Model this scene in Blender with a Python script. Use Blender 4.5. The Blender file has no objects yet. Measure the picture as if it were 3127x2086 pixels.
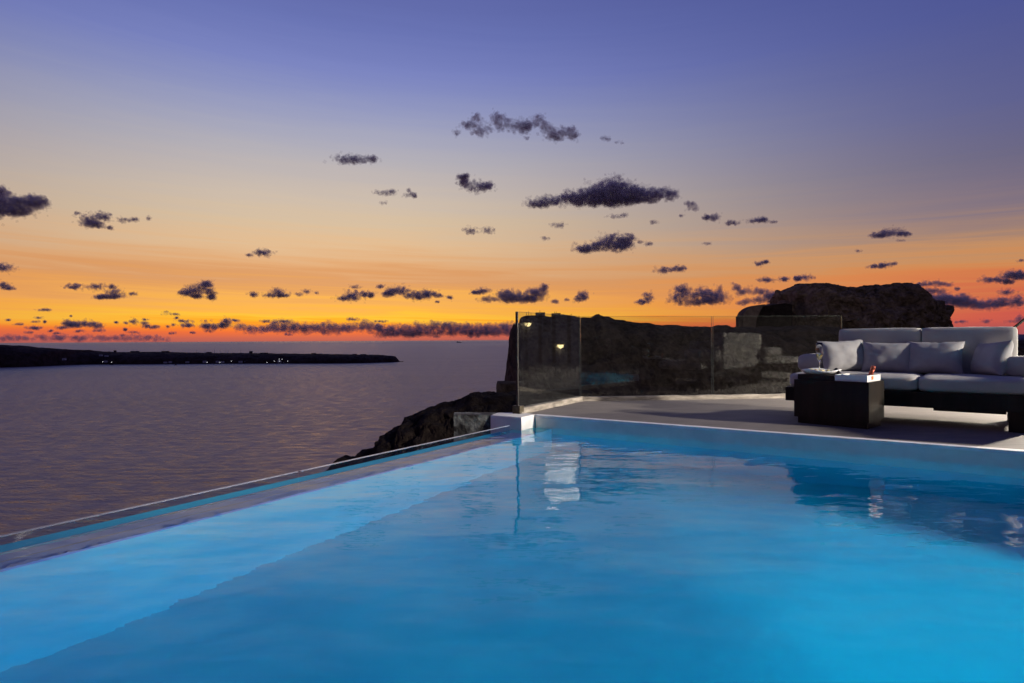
import bpy, bmesh, math, random
import numpy as np
from mathutils import Vector, Matrix, noise as mnoise

S = bpy.context.scene
COL = S.collection
R = math.radians
random.seed(7)

# ------------------------------------------------------------------ camera
FPX = 1850.0            # focal length in pixels of the 3127 px wide photograph
CAMZ = 0.75             # eye height above the terrace
cd = bpy.data.cameras.new('camera')
cd.sensor_width = 36.0
cd.lens = 36.0 * FPX / 3127.0
cd.clip_start = 0.02
cd.clip_end = 400000.0
cam = bpy.data.objects.new('camera', cd)
cam.matrix_world = (Matrix.Translation((0, 0, CAMZ)) @ Matrix.Rotation(R(90 - 0.146), 4, 'X')
                    @ Matrix.Rotation(-0.0056, 4, 'Z'))
COL.objects.link(cam)
S.camera = cam

# ------------------------------------------------------------------ colour management / render
S.render.engine = 'CYCLES'
S.view_settings.view_transform = 'Standard'
S.view_settings.look = 'None'
S.view_settings.exposure = 0.0
S.view_settings.gamma = 1.0
S.view_settings.use_curve_mapping = False
cy = S.cycles
cy.use_denoising = True
cy.max_bounces = 12
cy.diffuse_bounces = 5
cy.glossy_bounces = 5
cy.transmission_bounces = 8
cy.transparent_max_bounces = 72
cy.volume_bounces = 0
cy.sample_clamp_indirect = 6.0
cy.caustics_refractive = True
cy.caustics_reflective = True
cy.blur_glossy = 0.3


def lin(r, g, b):
    def f(c):
        c = c / 255.0
        return c / 12.92 if c <= 0.04045 else ((c + 0.055) / 1.055) ** 2.4
    return (f(r), f(g), f(b), 1.0)


# ------------------------------------------------------------------ sky
GLOW_AZ = R(-17.0)       # the afterglow sits left of centre
wd = bpy.data.worlds.new('World')
S.world = wd
wd.use_nodes = True
nt = wd.node_tree
nt.nodes.clear()


def N(tree, kind, **kw):
    n = tree.nodes.new(kind)
    for k, v in kw.items():
        setattr(n, k, v)
    return n


def math_node(tree, op, a, b=None, c=None, clamp=False):
    n = tree.nodes.new('ShaderNodeMath')
    n.operation = op
    n.use_clamp = clamp
    for i, x in enumerate((a, b, c)):
        if x is None:
            continue
        if isinstance(x, (int, float)):
            n.inputs[i].default_value = x
        else:
            tree.links.new(x, n.inputs[i])
    return n.outputs[0]


def ramp(tree, fac, stops, interp='LINEAR'):
    n = tree.nodes.new('ShaderNodeValToRGB')
    n.color_ramp.interpolation = interp
    el = n.color_ramp.elements
    while len(el) > 1:
        el.remove(el[-1])
    el[0].position, el[0].color = stops[0]
    for p, c in stops[1:]:
        e = el.new(p)
        e.color = c
    tree.links.new(fac, n.inputs[0])
    return n.outputs[0]


def mixc(tree, fac, a, b, mode='MIX'):
    n = tree.nodes.new('ShaderNodeMix')
    n.data_type = 'RGBA'
    n.blend_type = mode
    for sock, x in ((n.inputs[0], fac), (n.inputs[6], a), (n.inputs[7], b)):
        if isinstance(x, (int, float)):
            sock.default_value = x
        elif isinstance(x, tuple):
            sock.default_value = x
        else:
            tree.links.new(x, sock)
    return n.outputs[2]


def smooth(tree, x, lo, hi):
    n = tree.nodes.new('ShaderNodeMapRange')
    n.interpolation_type = 'SMOOTHSTEP'
    tree.links.new(x, n.inputs[0])
    n.inputs[1].default_value = lo
    n.inputs[2].default_value = hi
    return n.outputs[0]


tc = N(nt, 'ShaderNodeTexCoord')
sep = N(nt, 'ShaderNodeSeparateXYZ')
nt.links.new(tc.outputs['Generated'], sep.inputs[0])
sx, sy, sz = sep.outputs
az = math_node(nt, 'ARCTAN2', sx, sy)
el = math_node(nt, 'ARCSINE', sz)
eld = math_node(nt, 'MULTIPLY', el, 180 / math.pi)
# thin drifting cirrus streaks: long flat noise that shifts the gradient up and down
cb = N(nt, 'ShaderNodeCombineXYZ')
nt.links.new(math_node(nt, 'MULTIPLY', az, 2.6), cb.inputs[0])
nt.links.new(math_node(nt, 'ADD', math_node(nt, 'MULTIPLY', el, 75.0), math_node(nt, 'MULTIPLY', az, 2.0)), cb.inputs[1])
nz = N(nt, 'ShaderNodeTexNoise')
nz.inputs['Scale'].default_value = 1.0
nz.inputs['Detail'].default_value = 5.0
nz.inputs['Roughness'].default_value = 0.6
nz.inputs['Distortion'].default_value = 0.6
nt.links.new(cb.outputs[0], nz.inputs['Vector'])
streak = math_node(nt, 'SUBTRACT', nz.outputs[0], 0.5)
low = math_node(nt, 'SUBTRACT', 1.0, math_node(nt, 'MULTIPLY', smooth(nt, eld, 5.0, 15.0), 0.75))
amp = math_node(nt, 'MULTIPLY', math_node(nt, 'MULTIPLY', smooth(nt, eld, 0.6, 3.0), low), 5.0)
eld2 = math_node(nt, 'ADD', eld, math_node(nt, 'MULTIPLY', streak, amp))
# ramp coordinate: sqrt(elevation/90) so that the horizon gets the resolution
elp = math_node(nt, 'SQRT', math_node(nt, 'DIVIDE', math_node(nt, 'MAXIMUM', eld2, 0.0), 90.0))


def stops(lst):
    return [(math.sqrt(e / 90.0), lin(*c)) for e, c in lst]


glow = ramp(nt, elp, stops([
    (0.0, (165, 90, 86)), (0.3, (196, 96, 80)), (0.8, (234, 108, 60)), (1.2, (250, 130, 42)), (1.6, (255, 172, 40)),
    (2.1, (253, 196, 60)), (2.7, (250, 182, 72)), (3.7, (243, 176, 88)), (4.7, (228, 162, 94)),
    (5.7, (218, 156, 104)), (6.8, (224, 170, 120)), (8.7, (224, 187, 146)), (10.7, (214, 190, 160)),
    (12.6, (204, 188, 172)), (14.5, (192, 182, 178)), (16.3, (180, 176, 183)), (18.1, (166, 167, 188)), (19.9, (151, 156, 191)),
    (21.7, (136, 144, 192)), (23.4, (122, 132, 192)), (26.6, (105, 116, 180)), (28.5, (98, 108, 172)), (36.0, (80, 90, 156)), (60.0, (54, 62, 124)), (90.0, (46, 54, 110))]))
away = ramp(nt, elp, stops([
    (0.0, (138, 78, 92)), (0.8, (182, 84, 82)), (1.6, (204, 86, 76)), (3.1, (208, 106, 74)), (4.6, (212, 126, 76)),
    (5.6, (206, 138, 86)), (6.5, (194, 140, 98)), (7.9, (160, 127, 113)), (9.8, (126, 111, 126)),
    (13.1, (104, 100, 130)), (17.0, (90, 93, 142)), (23.5, (76, 84, 146)), (30.0, (70, 79, 142)),
    (38.0, (64, 73, 134)), (60.0, (50, 58, 116)), (90.0, (46, 54, 110))]))
back = ramp(nt, elp, stops([
    (0.0, (84, 74, 98)), (4.0, (100, 82, 104)), (10.0, (98, 84, 112)), (20.0, (78, 75, 116)), (40.0, (58, 62, 114)),
    (90.0, (44, 50, 104))]))
dax = math_node(nt, 'SUBTRACT', az, GLOW_AZ)
dwr = math_node(nt, 'ABSOLUTE', math_node(nt, 'ARCTAN2', math_node(nt, 'SINE', dax), math_node(nt, 'COSINE', dax)))
c1 = mixc(nt, smooth(nt, dwr, R(3), R(63)), glow, away)
c2 = mixc(nt, smooth(nt, dwr, R(62), R(120)), c1, back)
sky = N(nt, 'ShaderNodeTexSky')
sky.sky_type = 'NISHITA'
sky.sun_disc = False
sky.sun_elevation = R(1.5)
sky.sun_rotation = GLOW_AZ
bg1 = N(nt, 'ShaderNodeBackground')
bg1.inputs[1].default_value = 1.0
nt.links.new(c2, bg1.inputs[0])
bg2 = N(nt, 'ShaderNodeBackground')
bg2.inputs[1].default_value = 0.003
nt.links.new(sky.outputs[0], bg2.inputs[0])
ad = N(nt, 'ShaderNodeAddShader')
nt.links.new(bg1.outputs[0], ad.inputs[0])
nt.links.new(bg2.outputs[0], ad.inputs[1])
ow = N(nt, 'ShaderNodeOutputWorld')
nt.links.new(ad.outputs[0], ow.inputs[0])
wd.cycles.sampling_method = 'MANUAL'
wd.cycles.sample_map_resolution = 1024

# ------------------------------------------------------------------ the sun: just set, only the last warm glow from the horizon
ld = bpy.data.lights.new('sun', 'SUN')
ld.energy = 0.04
ld.angle = R(12.0)
ld.color = (1.0, 0.50, 0.22)
sun = bpy.data.objects.new('sun', ld)
SUNV = Vector((math.sin(GLOW_AZ), math.cos(GLOW_AZ), math.tan(R(1.5)))).normalized()     # towards the light
sun.rotation_euler = SUNV.to_track_quat('Z', 'Y').to_euler()
COL.objects.link(sun)


FLOOD = Vector((15.0, -2.35, 4.25))          # lit floodlight under the eaves of the suite behind the viewer, far right
fd = bpy.data.lights.new('floodlight_beam', 'SPOT')
fd.energy = 21000.0
fd.color = (1.0, 0.89, 0.75)
fd.spot_size = R(36)
fd.spot_blend = 0.5
fd.shadow_soft_size = 0.22
flood = bpy.data.objects.new('floodlight_beam', fd)
flood.location = FLOOD
flood.rotation_euler = (FLOOD - Vector((2.9, 5.4, 0.2))).to_track_quat('Z', 'Y').to_euler()
COL.objects.link(flood)


# ------------------------------------------------------------------ helpers: geometry
def hor(u):
    return 1038.3 - 0.0056 * (u - 1563.5)


def P(u, v, Y):
    """world point seen at photo pixel (u, v) at distance Y along the view axis"""
    return Vector(((u - 1563.5) / FPX * Y, Y, CAMZ - (v - hor(u)) / FPX * Y))


CX, CYY = 0.224, 6.03
AX = Vector((0.834, -0.552, 0)).normalized()
BX = Vector((-AX.y * -1, 0, 0))
BX = Vector((AX.y, -AX.x, 0))          # towards the near-left, along the infinity edge


def W(a, b, z):
    return Vector((CX, CYY, 0)) + AX * a + BX * b + Vector((0, 0, z))


def tag(o, label=None, cat=None, group=None, kind=None):
    if label: o['label'] = label
    if cat: o['category'] = cat
    if group: o['group'] = group
    if kind: o['kind'] = kind
    return o


def link(name, me, mat=None, parent=None):
    o = bpy.data.objects.new(name, me)
    COL.objects.link(o)
    if mat is not None:
        me.materials.clear()
        me.materials.append(mat)
    if parent is not None:
        o.parent = parent
    return o


def empty(name, loc=(0, 0, 0), rz=0.0):
    o = bpy.data.objects.new(name, None)
    o.location = loc
    o.rotation_euler = (0, 0, rz)
    o.empty_display_size = 0.1
    COL.objects.link(o)
    return o


def mesh_from(name, V, F, smooth=False):
    me = bpy.data.meshes.new(name)
    me.from_pydata([tuple(v) for v in V], [], F)
    bm = bmesh.new()
    bm.from_mesh(me)
    bmesh.ops.recalc_face_normals(bm, faces=bm.faces)
    bm.to_mesh(me)
    bm.free()
    if smooth:
        me.polygons.foreach_set('use_smooth', [True] * len(me.polygons))
    me.update()
    return me


def bm_mesh(name, bm, smooth=False):
    me = bpy.data.meshes.new(name)
    bmesh.ops.recalc_face_normals(bm, faces=bm.faces)
    bm.to_mesh(me)
    bm.free()
    if smooth:
        me.polygons.foreach_set('use_smooth', [True] * len(me.polygons))
    return me


def add_box(bm, x0, x1, y0, y1, z0, z1, f=None, bevel=0.0):
    vs = []
    for z in (z0, z1):
        for x, y in ((x0, y0), (x1, y0), (x1, y1), (x0, y1)):
            p = Vector((x, y, z))
            vs.append(bm.verts.new(f(x, y, z) if f else p))
    fs = []
    for q in ((0, 3, 2, 1), (4, 5, 6, 7), (0, 1, 5, 4), (1, 2, 6, 5), (2, 3, 7, 6), (3, 0, 4, 7)):
        fs.append(bm.faces.new([vs[i] for i in q]))
    if bevel > 0:
        es = list({e for fc in fs for e in fc.edges})
        bmesh.ops.bevel(bm, geom=es, offset=bevel, segments=2, affect='EDGES', profile=0.5)


def boxes(name, lst, mat, parent=None, f=None, bevel=0.0, smooth=False):
    bm = bmesh.new()
    for b in lst:
        add_box(bm, *b, f=f, bevel=bevel)
    return link(name, bm_mesh(name, bm, smooth), mat, parent)


def prism(name, pts, z0, z1, mat, parent=None, bevel=0.0):
    bm = bmesh.new()
    lo = [bm.verts.new((p[0], p[1], z0)) for p in pts]
    hi = [bm.verts.new((p[0], p[1], z1)) for p in pts]
    n = len(pts)
    bm.faces.new(lo)
    top = bm.faces.new(hi)
    for i in range(n):
        bm.faces.new((lo[i], lo[(i + 1) % n], hi[(i + 1) % n], hi[i]))
    if bevel:
        bmesh.ops.bevel(bm, geom=list(top.edges), offset=bevel, segments=2, affect='EDGES', profile=0.5)
    return link(name, bm_mesh(name, bm), mat, parent)


def lathe(prof, seg=32):
    V, F = [], []
    for r, z in prof:
        for k in range(seg):
            t = 2 * math.pi * k / seg
            V.append((r * math.cos(t), r * math.sin(t), z))
    for i in range(len(prof) - 1):
        for k in range(seg):
            a, b = i * seg + k, i * seg + (k + 1) % seg
            F.append((a, b, b + seg, a + seg))
    F.append(tuple(range(seg))[::-1])
    F.append(tuple((len(prof) - 1) * seg + k for k in range(seg)))
    return V, F


def tube(p0, p1, r0, r1=None, seg=10):
    r1 = r0 if r1 is None else r1
    p0, p1 = Vector(p0), Vector(p1)
    d = (p1 - p0).normalized()
    up = Vector((0, 0, 1)) if abs(d.z) < 0.9 else Vector((1, 0, 0))
    a = d.cross(up).normalized()
    b = d.cross(a)
    V, F = [], []
    for p, r in ((p0, r0), (p1, r1)):
        for k in range(seg):
            t = 2 * math.pi * k / seg
            V.append(p + (a * math.cos(t) + b * math.sin(t)) * r)
    for k in range(seg):
        F.append((k, (k + 1) % seg, seg + (k + 1) % seg, seg + k))
    F.append(tuple(range(seg)))
    F.append(tuple(range(seg, 2 * seg)))
    return V, F


def round_box(x0, x1, y0, y1, z0, z1, r, n=10, puff=0.0, wrinkle=0.0, seed=0.0):
    """upholstered block: rounded edges, slightly puffed faces, faint wrinkles"""
    bm = bmesh.new()
    bmesh.ops.create_cube(bm, size=2.0)
    bmesh.ops.subdivide_edges(bm, edges=bm.edges[:], cuts=n, use_grid_fill=True)
    c = Vector(((x0 + x1) / 2, (y0 + y1) / 2, (z0 + z1) / 2))
    h = Vector(((x1 - x0) / 2, (y1 - y0) / 2, (z1 - z0) / 2))
    for v in bm.verts:
        q = v.co.copy()
        # concentrate loops near the edges
        q = Vector([math.copysign(abs(t) ** 0.62, t) if abs(t) < 1 else t for t in q])
        p = Vector((q.x * h.x, q.y * h.y, q.z * h.z))
        inner = Vector([max(-(h[i] - r), min(h[i] - r, p[i])) for i in range(3)])
        d = p - inner
        if d.length > 1e-9:
            m = max(abs(d.x), abs(d.y), abs(d.z))
            p = inner + d.normalized() * min(r, m * 1.0 if d.length < 1e-6 else r * (m / r if m < r else 1.0))
        if puff:
            for i in range(3):
                j, k = (i + 1) % 3, (i + 2) % 3
                if abs(q[i]) > 0.98:
                    p[i] += math.copysign(puff, q[i]) * (1 - q[j] ** 4) * (1 - q[k] ** 4)
        p += c
        if wrinkle:
            w = mnoise.fractal(Vector((p.x * 5 + seed, p.y * 5, p.z * 9)), 1.0, 2.0, 3)
            p += q.normalized() * w * wrinkle
        v.co = p
    return bm_mesh('cushion', bm, True)


_ORD = ['first', 'second', 'third', 'fourth', 'fifth', 'sixth', 'seventh', 'eighth', 'ninth', 'tenth', 'eleventh', 'twelfth', 'thirteenth', 'fourteenth',
        'fifteenth', 'sixteenth', 'seventeenth', 'eighteenth', 'nineteenth']


def ordinal(k):
    if k < 19:
        return _ORD[k]
    tens = ['twentieth', 'thirtieth', 'fortieth']
    q, r_ = divmod(k + 1, 10)
    return tens[q - 2] if r_ == 0 else ['twenty', 'thirty', 'forty'][q - 2] + '-' + _ORD[r_ - 1]


# vectorised value noise for the clouds
_rng = np.random.default_rng(3)
_tab = _rng.random((32, 32, 32))


def vnoise(p):
    i = np.floor(p).astype(int)
    f = p - i
    f = f * f * (3 - 2 * f)
    o = 0
    for dx in (0, 1):
        for dy in (0, 1):
            for dz in (0, 1):
                w = (f[:, 0] if dx else 1 - f[:, 0]) * (f[:, 1] if dy else 1 - f[:, 1]) * (f[:, 2] if dz else 1 - f[:, 2])
                o = o + w * _tab[(i[:, 0] + dx) % 32, (i[:, 1] + dy) % 32, (i[:, 2] + dz) % 32]
    return o


def fbm(p, oct=4):
    s, a, t = 0, 0.5, 0
    for k in range(oct):
        s = s + a * vnoise(p * (2.03 ** k) + 11.3 * k)
        t += a
        a *= 0.55
    return s / t


def rugged(p, k):
    """craggy relief: broken ledges from a cell pattern plus turbulence"""
    d, pts = mnoise.voronoi(Vector((p.x, p.y * 0.8, p.z * 1.5)) * k * 0.9, distance_metric='DISTANCE', exponent=2.5)
    crack = min(1.0, (d[1] - d[0]) * 2.2)
    d2, pts2 = mnoise.voronoi(Vector((p.x, p.y, p.z * 1.3)) * k * 2.7, distance_metric='DISTANCE', exponent=2.5)
    crack2 = min(1.0, (d2[1] - d2[0]) * 2.5)
    cell = mnoise.noise(pts[0] * 3.1)
    cell2 = mnoise.noise(pts2[0] * 3.1)
    t = mnoise.turbulence(p * k * 0.5, 5, True)
    t2 = mnoise.turbulence(p * k * 2.6, 4, True)
    return 0.42 * cell + 0.20 * cell2 + 0.30 * (crack - 1.0) + 0.12 * (crack2 - 1.0) + 0.9 * (t - 0.5) + 0.35 * (t2 - 0.5)


def lump(name, cols, mat, parent=None, rings=40, power=2.6, disp=0.2, nscale=0.5, seed=0.0, sub=6, smooth=False):
    """rock / hill: cols = (x, y, zb, zt, half_depth); closed rings in the y-z plane per column, craggy relief"""
    full = []
    for i in range(len(cols) - 1):
        a, b = cols[i], cols[i + 1]
        ns = max(2, int(sub))
        for k in range(ns):
            t = k / ns
            full.append(tuple(a[j] + (b[j] - a[j]) * t for j in range(5)))
    full.append(cols[-1])
    # angles: most of the samples on the front and top
    angs = [2 * math.pi * k / 720 for k in range(720)]
    wts = [1.0 if (math.cos(t) > 0.25 or math.sin(t) < -0.55) else 5.0 for t in angs]
    acc, tot, th = 0.0, sum(wts), []
    step = tot / rings
    nxt = 0.0
    for t, w in zip(angs, wts):
        if acc >= nxt and len(th) < rings:
            th.append(t)
            nxt += step
        acc += w
    rings = len(th)
    V, F = [], []
    sv = Vector((seed, 0, 0))
    for (x, y, zb, zt, hd) in full:
        zc, hz = (zb + zt) / 2, (zt - zb) / 2
        for t in th:
            c, s = math.cos(t), math.sin(t)
            oy = math.copysign(abs(c) ** (2 / power), c)
            oz = math.copysign(abs(s) ** (2 / power), s)
            p = Vector((x, y + hd * oy, zc + hz * oz))
            r = rugged(p + sv, nscale)
            j = mnoise.noise_vector(p * nscale * 2.0 + sv)
            topw = max(0.0, oz) ** 6
            p = p + Vector((j.x * 0.5, oy * r * 1.7 + j.y * 0.4, oz * r * (1.4 - 0.9 * topw) + j.z * 0.2)) * disp
            V.append(p)
    n = len(full)
    for i in range(n - 1):
        for k in range(rings):
            a, b = i * rings + k, i * rings + (k + 1) % rings
            F.append((a, b, b + rings, a + rings))
    F.append(tuple(range(rings)))
    F.append(tuple((n - 1) * rings + k for k in range(rings)))
    return link(name, mesh_from(name, V, F, smooth), mat, parent)


# ------------------------------------------------------------------ helpers: materials
def newmat(name):
    m = bpy.data.materials.new(name)
    m.use_nodes = True
    t = m.node_tree
    t.nodes.clear()
    out = t.nodes.new('ShaderNodeOutputMaterial')
    return m, t, out


def tex(t, kind, scale, coord='Object', detail=4.0, rough=0.55, stretch=None):
    c = t.nodes.new('ShaderNodeTexCoord')
    src = c.outputs[coord]
    if stretch:
        mp = t.nodes.new('ShaderNodeMapping')
        mp.inputs['Scale'].default_value = stretch
        t.links.new(src, mp.inputs[0])
        src = mp.outputs[0]
    n = t.nodes.new(kind)
    n.inputs['Scale'].default_value = scale
    if kind == 'ShaderNodeTexNoise':
        n.inputs['Detail'].default_value = detail
        n.inputs['Roughness'].default_value = rough
    t.links.new(src, n.inputs['Vector'])
    return n.outputs[0]


def bump(t, h, strength, dist, normal=None):
    b = t.nodes.new('ShaderNodeBump')
    b.inputs['Strength'].default_value = strength
    b.inputs['Distance'].default_value = dist
    t.links.new(h, b.inputs['Height'])
    if normal is not None:
        t.links.new(normal, b.inputs['Normal'])
    return b.outputs[0]


def principled(t, out, base, rough=0.5, normal=None, spec=0.5, **kw):
    p = t.nodes.new('ShaderNodeBsdfPrincipled')
    if isinstance(base, tuple):
        p.inputs['Base Color'].default_value = base
    else:
        t.links.new(base, p.inputs['Base Color'])
    if isinstance(rough, (int, float)):
        p.inputs['Roughness'].default_value = rough
    else:
        t.links.new(rough, p.inputs['Roughness'])
    p.inputs['Specular IOR Level'].default_value = spec
    for k, v in kw.items():
        p.inputs[k].default_value = v
    if normal is not None:
        t.links.new(normal, p.inputs['Normal'])
    t.links.new(p.outputs[0], out.inputs[0])
    return p


def rgb(r, g, b):
    return (r, g, b, 1.0)


def simple(name, c0, c1, scale, rough=0.6, bscale=None, bstr=0.3, bdist=0.005, spec=0.4, stretch=None, lo=0.35, hi=0.65, detail=5.0, **kw):
    m, t, out = newmat(name)
    n = tex(t, 'ShaderNodeTexNoise', scale, stretch=stretch, detail=detail)
    col = ramp(t, n, [(lo, c0), (hi, c1)])
    nm = None
    if bscale:
        nm = bump(t, tex(t, 'ShaderNodeTexNoise', bscale, stretch=stretch), bstr, bdist)
    principled(t, out, col, rough, nm, spec, **kw)
    return m


M = {}
# concrete terrace: cement grey, brushed streaks and faint patches
m, t, out = newmat('terrace_cement')
n1 = tex(t, 'ShaderNodeTexNoise', 1.1, detail=6.0)
n2 = tex(t, 'ShaderNodeTexNoise', 9.0, detail=6.0, stretch=(0.35, 2.2, 1))
n3 = tex(t, 'ShaderNodeTexNoise', 160.0, detail=3.0)
ca = ramp(t, n1, [(0.3, rgb(0.135, 0.120, 0.107)), (0.7, rgb(0.190, 0.170, 0.152))])
cbb = mixc(t, 0.35, ca, ramp(t, n2, [(0.35, rgb(0.12, 0.11, 0.10)), (0.65, rgb(0.28, 0.258, 0.238))]))
cc = mixc(t, 0.16, cbb, ramp(t, n3, [(0.35, rgb(0.09, 0.08, 0.075)), (0.7, rgb(0.38, 0.35, 0.32))]))
nm = bump(t, n2, 0.25, 0.004)
nm = bump(t, n3, 0.35, 0.0015, nm)
principled(t, out, cc, 0.72, nm, 0.3)
M['deck'] = m
M['white'] = simple('white_plaster', rgb(0.66, 0.66, 0.65), rgb(0.76, 0.76, 0.75), 6.0, 0.7, 30.0, 0.25, 0.004)
M['coping'] = simple('painted_coping', rgb(0.66, 0.65, 0.67), rgb(0.82, 0.81, 0.83), 7.0, 0.65, 40.0, 0.4, 0.004)
M['pool'] = simple('pool_paint', rgb(0.02, 0.50, 0.64), rgb(0.035, 0.68, 0.80), 1.0, 0.6, 3.0, 0.3, 0.02)
M['ledge'] = simple('sky_tinted_ledge', rgb(0.15, 0.20, 0.48), rgb(0.19, 0.25, 0.56), 4.0, 0.6, 20.0, 0.3, 0.004)  # lavender sky reflection on the water is put into this blue
M['curb'] = simple('curb_cement', rgb(0.15, 0.13, 0.11), rgb(0.32, 0.29, 0.25), 14.0, 0.8, 40.0, 0.6, 0.01, stretch=(0.4, 0.4, 2.0))
M['stain'] = simple('rough_stained_wall', rgb(0.015, 0.015, 0.015), rgb(0.13, 0.14, 0.14), 5.5, 0.85, 18.0, 0.9, 0.03, lo=0.42, hi=0.56)
M['fabric'] = None
m, t, out = newmat('outdoor_fabric')
wv = tex(t, 'ShaderNodeTexNoise', 900.0, detail=1.0)
lf = tex(t, 'ShaderNodeTexNoise', 7.0, detail=4.0)
fc = ramp(t, lf, [(0.3, rgb(0.385, 0.38, 0.37)), (0.7, rgb(0.445, 0.44, 0.43))])
nm = bump(t, lf, 0.25, 0.02)
nm = bump(t, wv, 0.25, 0.0006, nm)
principled(t, out, fc, 0.9, nm, 0.15)
M['fabric'] = m
M['pillow'] = simple('pillow_linen', rgb(0.31, 0.31, 0.325), rgb(0.37, 0.37, 0.385), 9.0, 0.9, 700.0, 0.25, 0.0006, spec=0.15)
M['wood'] = simple('dark_stained_wood', rgb(0.006, 0.0045, 0.0035), rgb(0.018, 0.013, 0.010), 11.0, 0.5, 60.0, 0.35, 0.001, stretch=(1.0, 1.0, 0.12), spec=0.22)
M['ceramic'] = simple('white_ceramic', rgb(0.68, 0.69, 0.70), rgb(0.74, 0.75, 0.76), 3.0, 0.28)
M['traywhite'] = simple('white_corian', rgb(0.72, 0.72, 0.70), rgb(0.78, 0.78, 0.76), 3.0, 0.35)
M['blackfoil'] = simple('black_foil', rgb(0.012, 0.011, 0.012), rgb(0.03, 0.028, 0.028), 40.0, 0.28, 60.0, 0.3, 0.002)
M['rosefoil'] = simple('copper_pink_foil', rgb(0.44, 0.10, 0.06), rgb(0.60, 0.17, 0.10), 40.0, 0.3, 60.0, 0.4, 0.002, Metallic=0.6)
M['darkglass'] = simple('bottle_glass', rgb(0.006, 0.012, 0.007), rgb(0.012, 0.02, 0.01), 4.0, 0.06)
M['orange'] = simple('orange_tag', rgb(0.50, 0.13, 0.02), rgb(0.62, 0.19, 0.03), 30.0, 0.5)
M['ice'] = simple('ice', rgb(0.7, 0.74, 0.78), rgb(0.8, 0.84, 0.88), 20.0, 0.15)
M['cheese'] = simple('cheese', rgb(0.72, 0.62, 0.30), rgb(0.80, 0.72, 0.42), 30.0, 0.5)
M['green'] = simple('green_fruit', rgb(0.20, 0.34, 0.03), rgb(0.34, 0.46, 0.06), 20.0, 0.35)
M['yellow'] = simple('lemon', rgb(0.62, 0.55, 0.05), rgb(0.74, 0.66, 0.10), 20.0, 0.4)
M['metal'] = simple('dark_metal', rgb(0.018, 0.016, 0.015), rgb(0.03, 0.027, 0.025), 20.0, 0.4)
M['blackpole'] = simple('matt_black_pole', rgb(0.002, 0.002, 0.002), rgb(0.004, 0.004, 0.004), 20.0, 0.9, spec=0.02)
M['bronze'] = simple('glass_clamp_metal', rgb(0.055, 0.045, 0.03), rgb(0.10, 0.085, 0.06), 25.0, 0.45, Metallic=0.7)


def rock_mat(name, c0, c1, c2, scale, bscale, bd, obj=True):
    m, t, out = newmat(name)
    n1 = tex(t, 'ShaderNodeTexNoise', scale, detail=8.0, rough=0.62)
    n2 = tex(t, 'ShaderNodeTexNoise', scale * 4.3, detail=6.0, rough=0.65)
    a = ramp(t, n1, [(0.36, c0), (0.52, c1), (0.68, c2)])
    b = mixc(t, 0.5, a, ramp(t, n2, [(0.38, c0), (0.62, c2)]))
    nm = bump(t, tex(t, 'ShaderNodeTexNoise', bscale, detail=9.0, rough=0.65), 1.0, bd)
    principled(t, out, b, 0.95, nm, 0.1)
    return m


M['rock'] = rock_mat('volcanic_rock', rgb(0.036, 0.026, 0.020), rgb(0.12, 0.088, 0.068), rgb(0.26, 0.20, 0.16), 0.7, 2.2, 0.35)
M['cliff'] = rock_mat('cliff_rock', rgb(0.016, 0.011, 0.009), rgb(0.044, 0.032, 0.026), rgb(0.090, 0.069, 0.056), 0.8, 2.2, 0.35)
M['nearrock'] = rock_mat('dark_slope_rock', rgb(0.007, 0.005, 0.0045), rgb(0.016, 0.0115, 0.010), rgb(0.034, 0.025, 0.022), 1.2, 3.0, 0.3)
M['masonry'] = rock_mat('old_plaster', rgb(0.055, 0.041, 0.034), rgb(0.09, 0.068, 0.056), rgb(0.13, 0.10, 0.082), 0.9, 2.5, 0.12)
M['headland'] = rock_mat('headland_scrub', rgb(0.018, 0.012, 0.012), rgb(0.04, 0.028, 0.028), rgb(0.075, 0.054, 0.054), 0.012, 0.05, 9.0)
M['suite'] = simple('suite_stone', rgb(0.05, 0.045, 0.042), rgb(0.10, 0.09, 0.085), 2.0, 0.85, 9.0, 0.7, 0.03)
M['leaf'] = simple('dry_scrub_leaf', rgb(0.015, 0.014, 0.008), rgb(0.04, 0.036, 0.02), 3.0, 0.8)
M['farhouse'] = simple('far_whitewash', rgb(0.22, 0.22, 0.26), rgb(0.34, 0.34, 0.38), 0.2, 0.8)
M['farhill'] = simple('far_hill', rgb(0.10, 0.085, 0.13), rgb(0.14, 0.12, 0.17), 0.0004, 0.95)  # lilac of the distant air haze put into the hill's colour
M['hull'] = simple('ship_hull', rgb(0.03, 0.025, 0.03), rgb(0.06, 0.05, 0.06), 0.05, 0.6)


def emit(name, col, strength):
    m, t, out = newmat(name)
    e = t.nodes.new('ShaderNodeEmission')
    e.inputs[0].default_value = col
    e.inputs[1].default_value = strength
    t.links.new(e.outputs[0], out.inputs[0])
    return m


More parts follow.
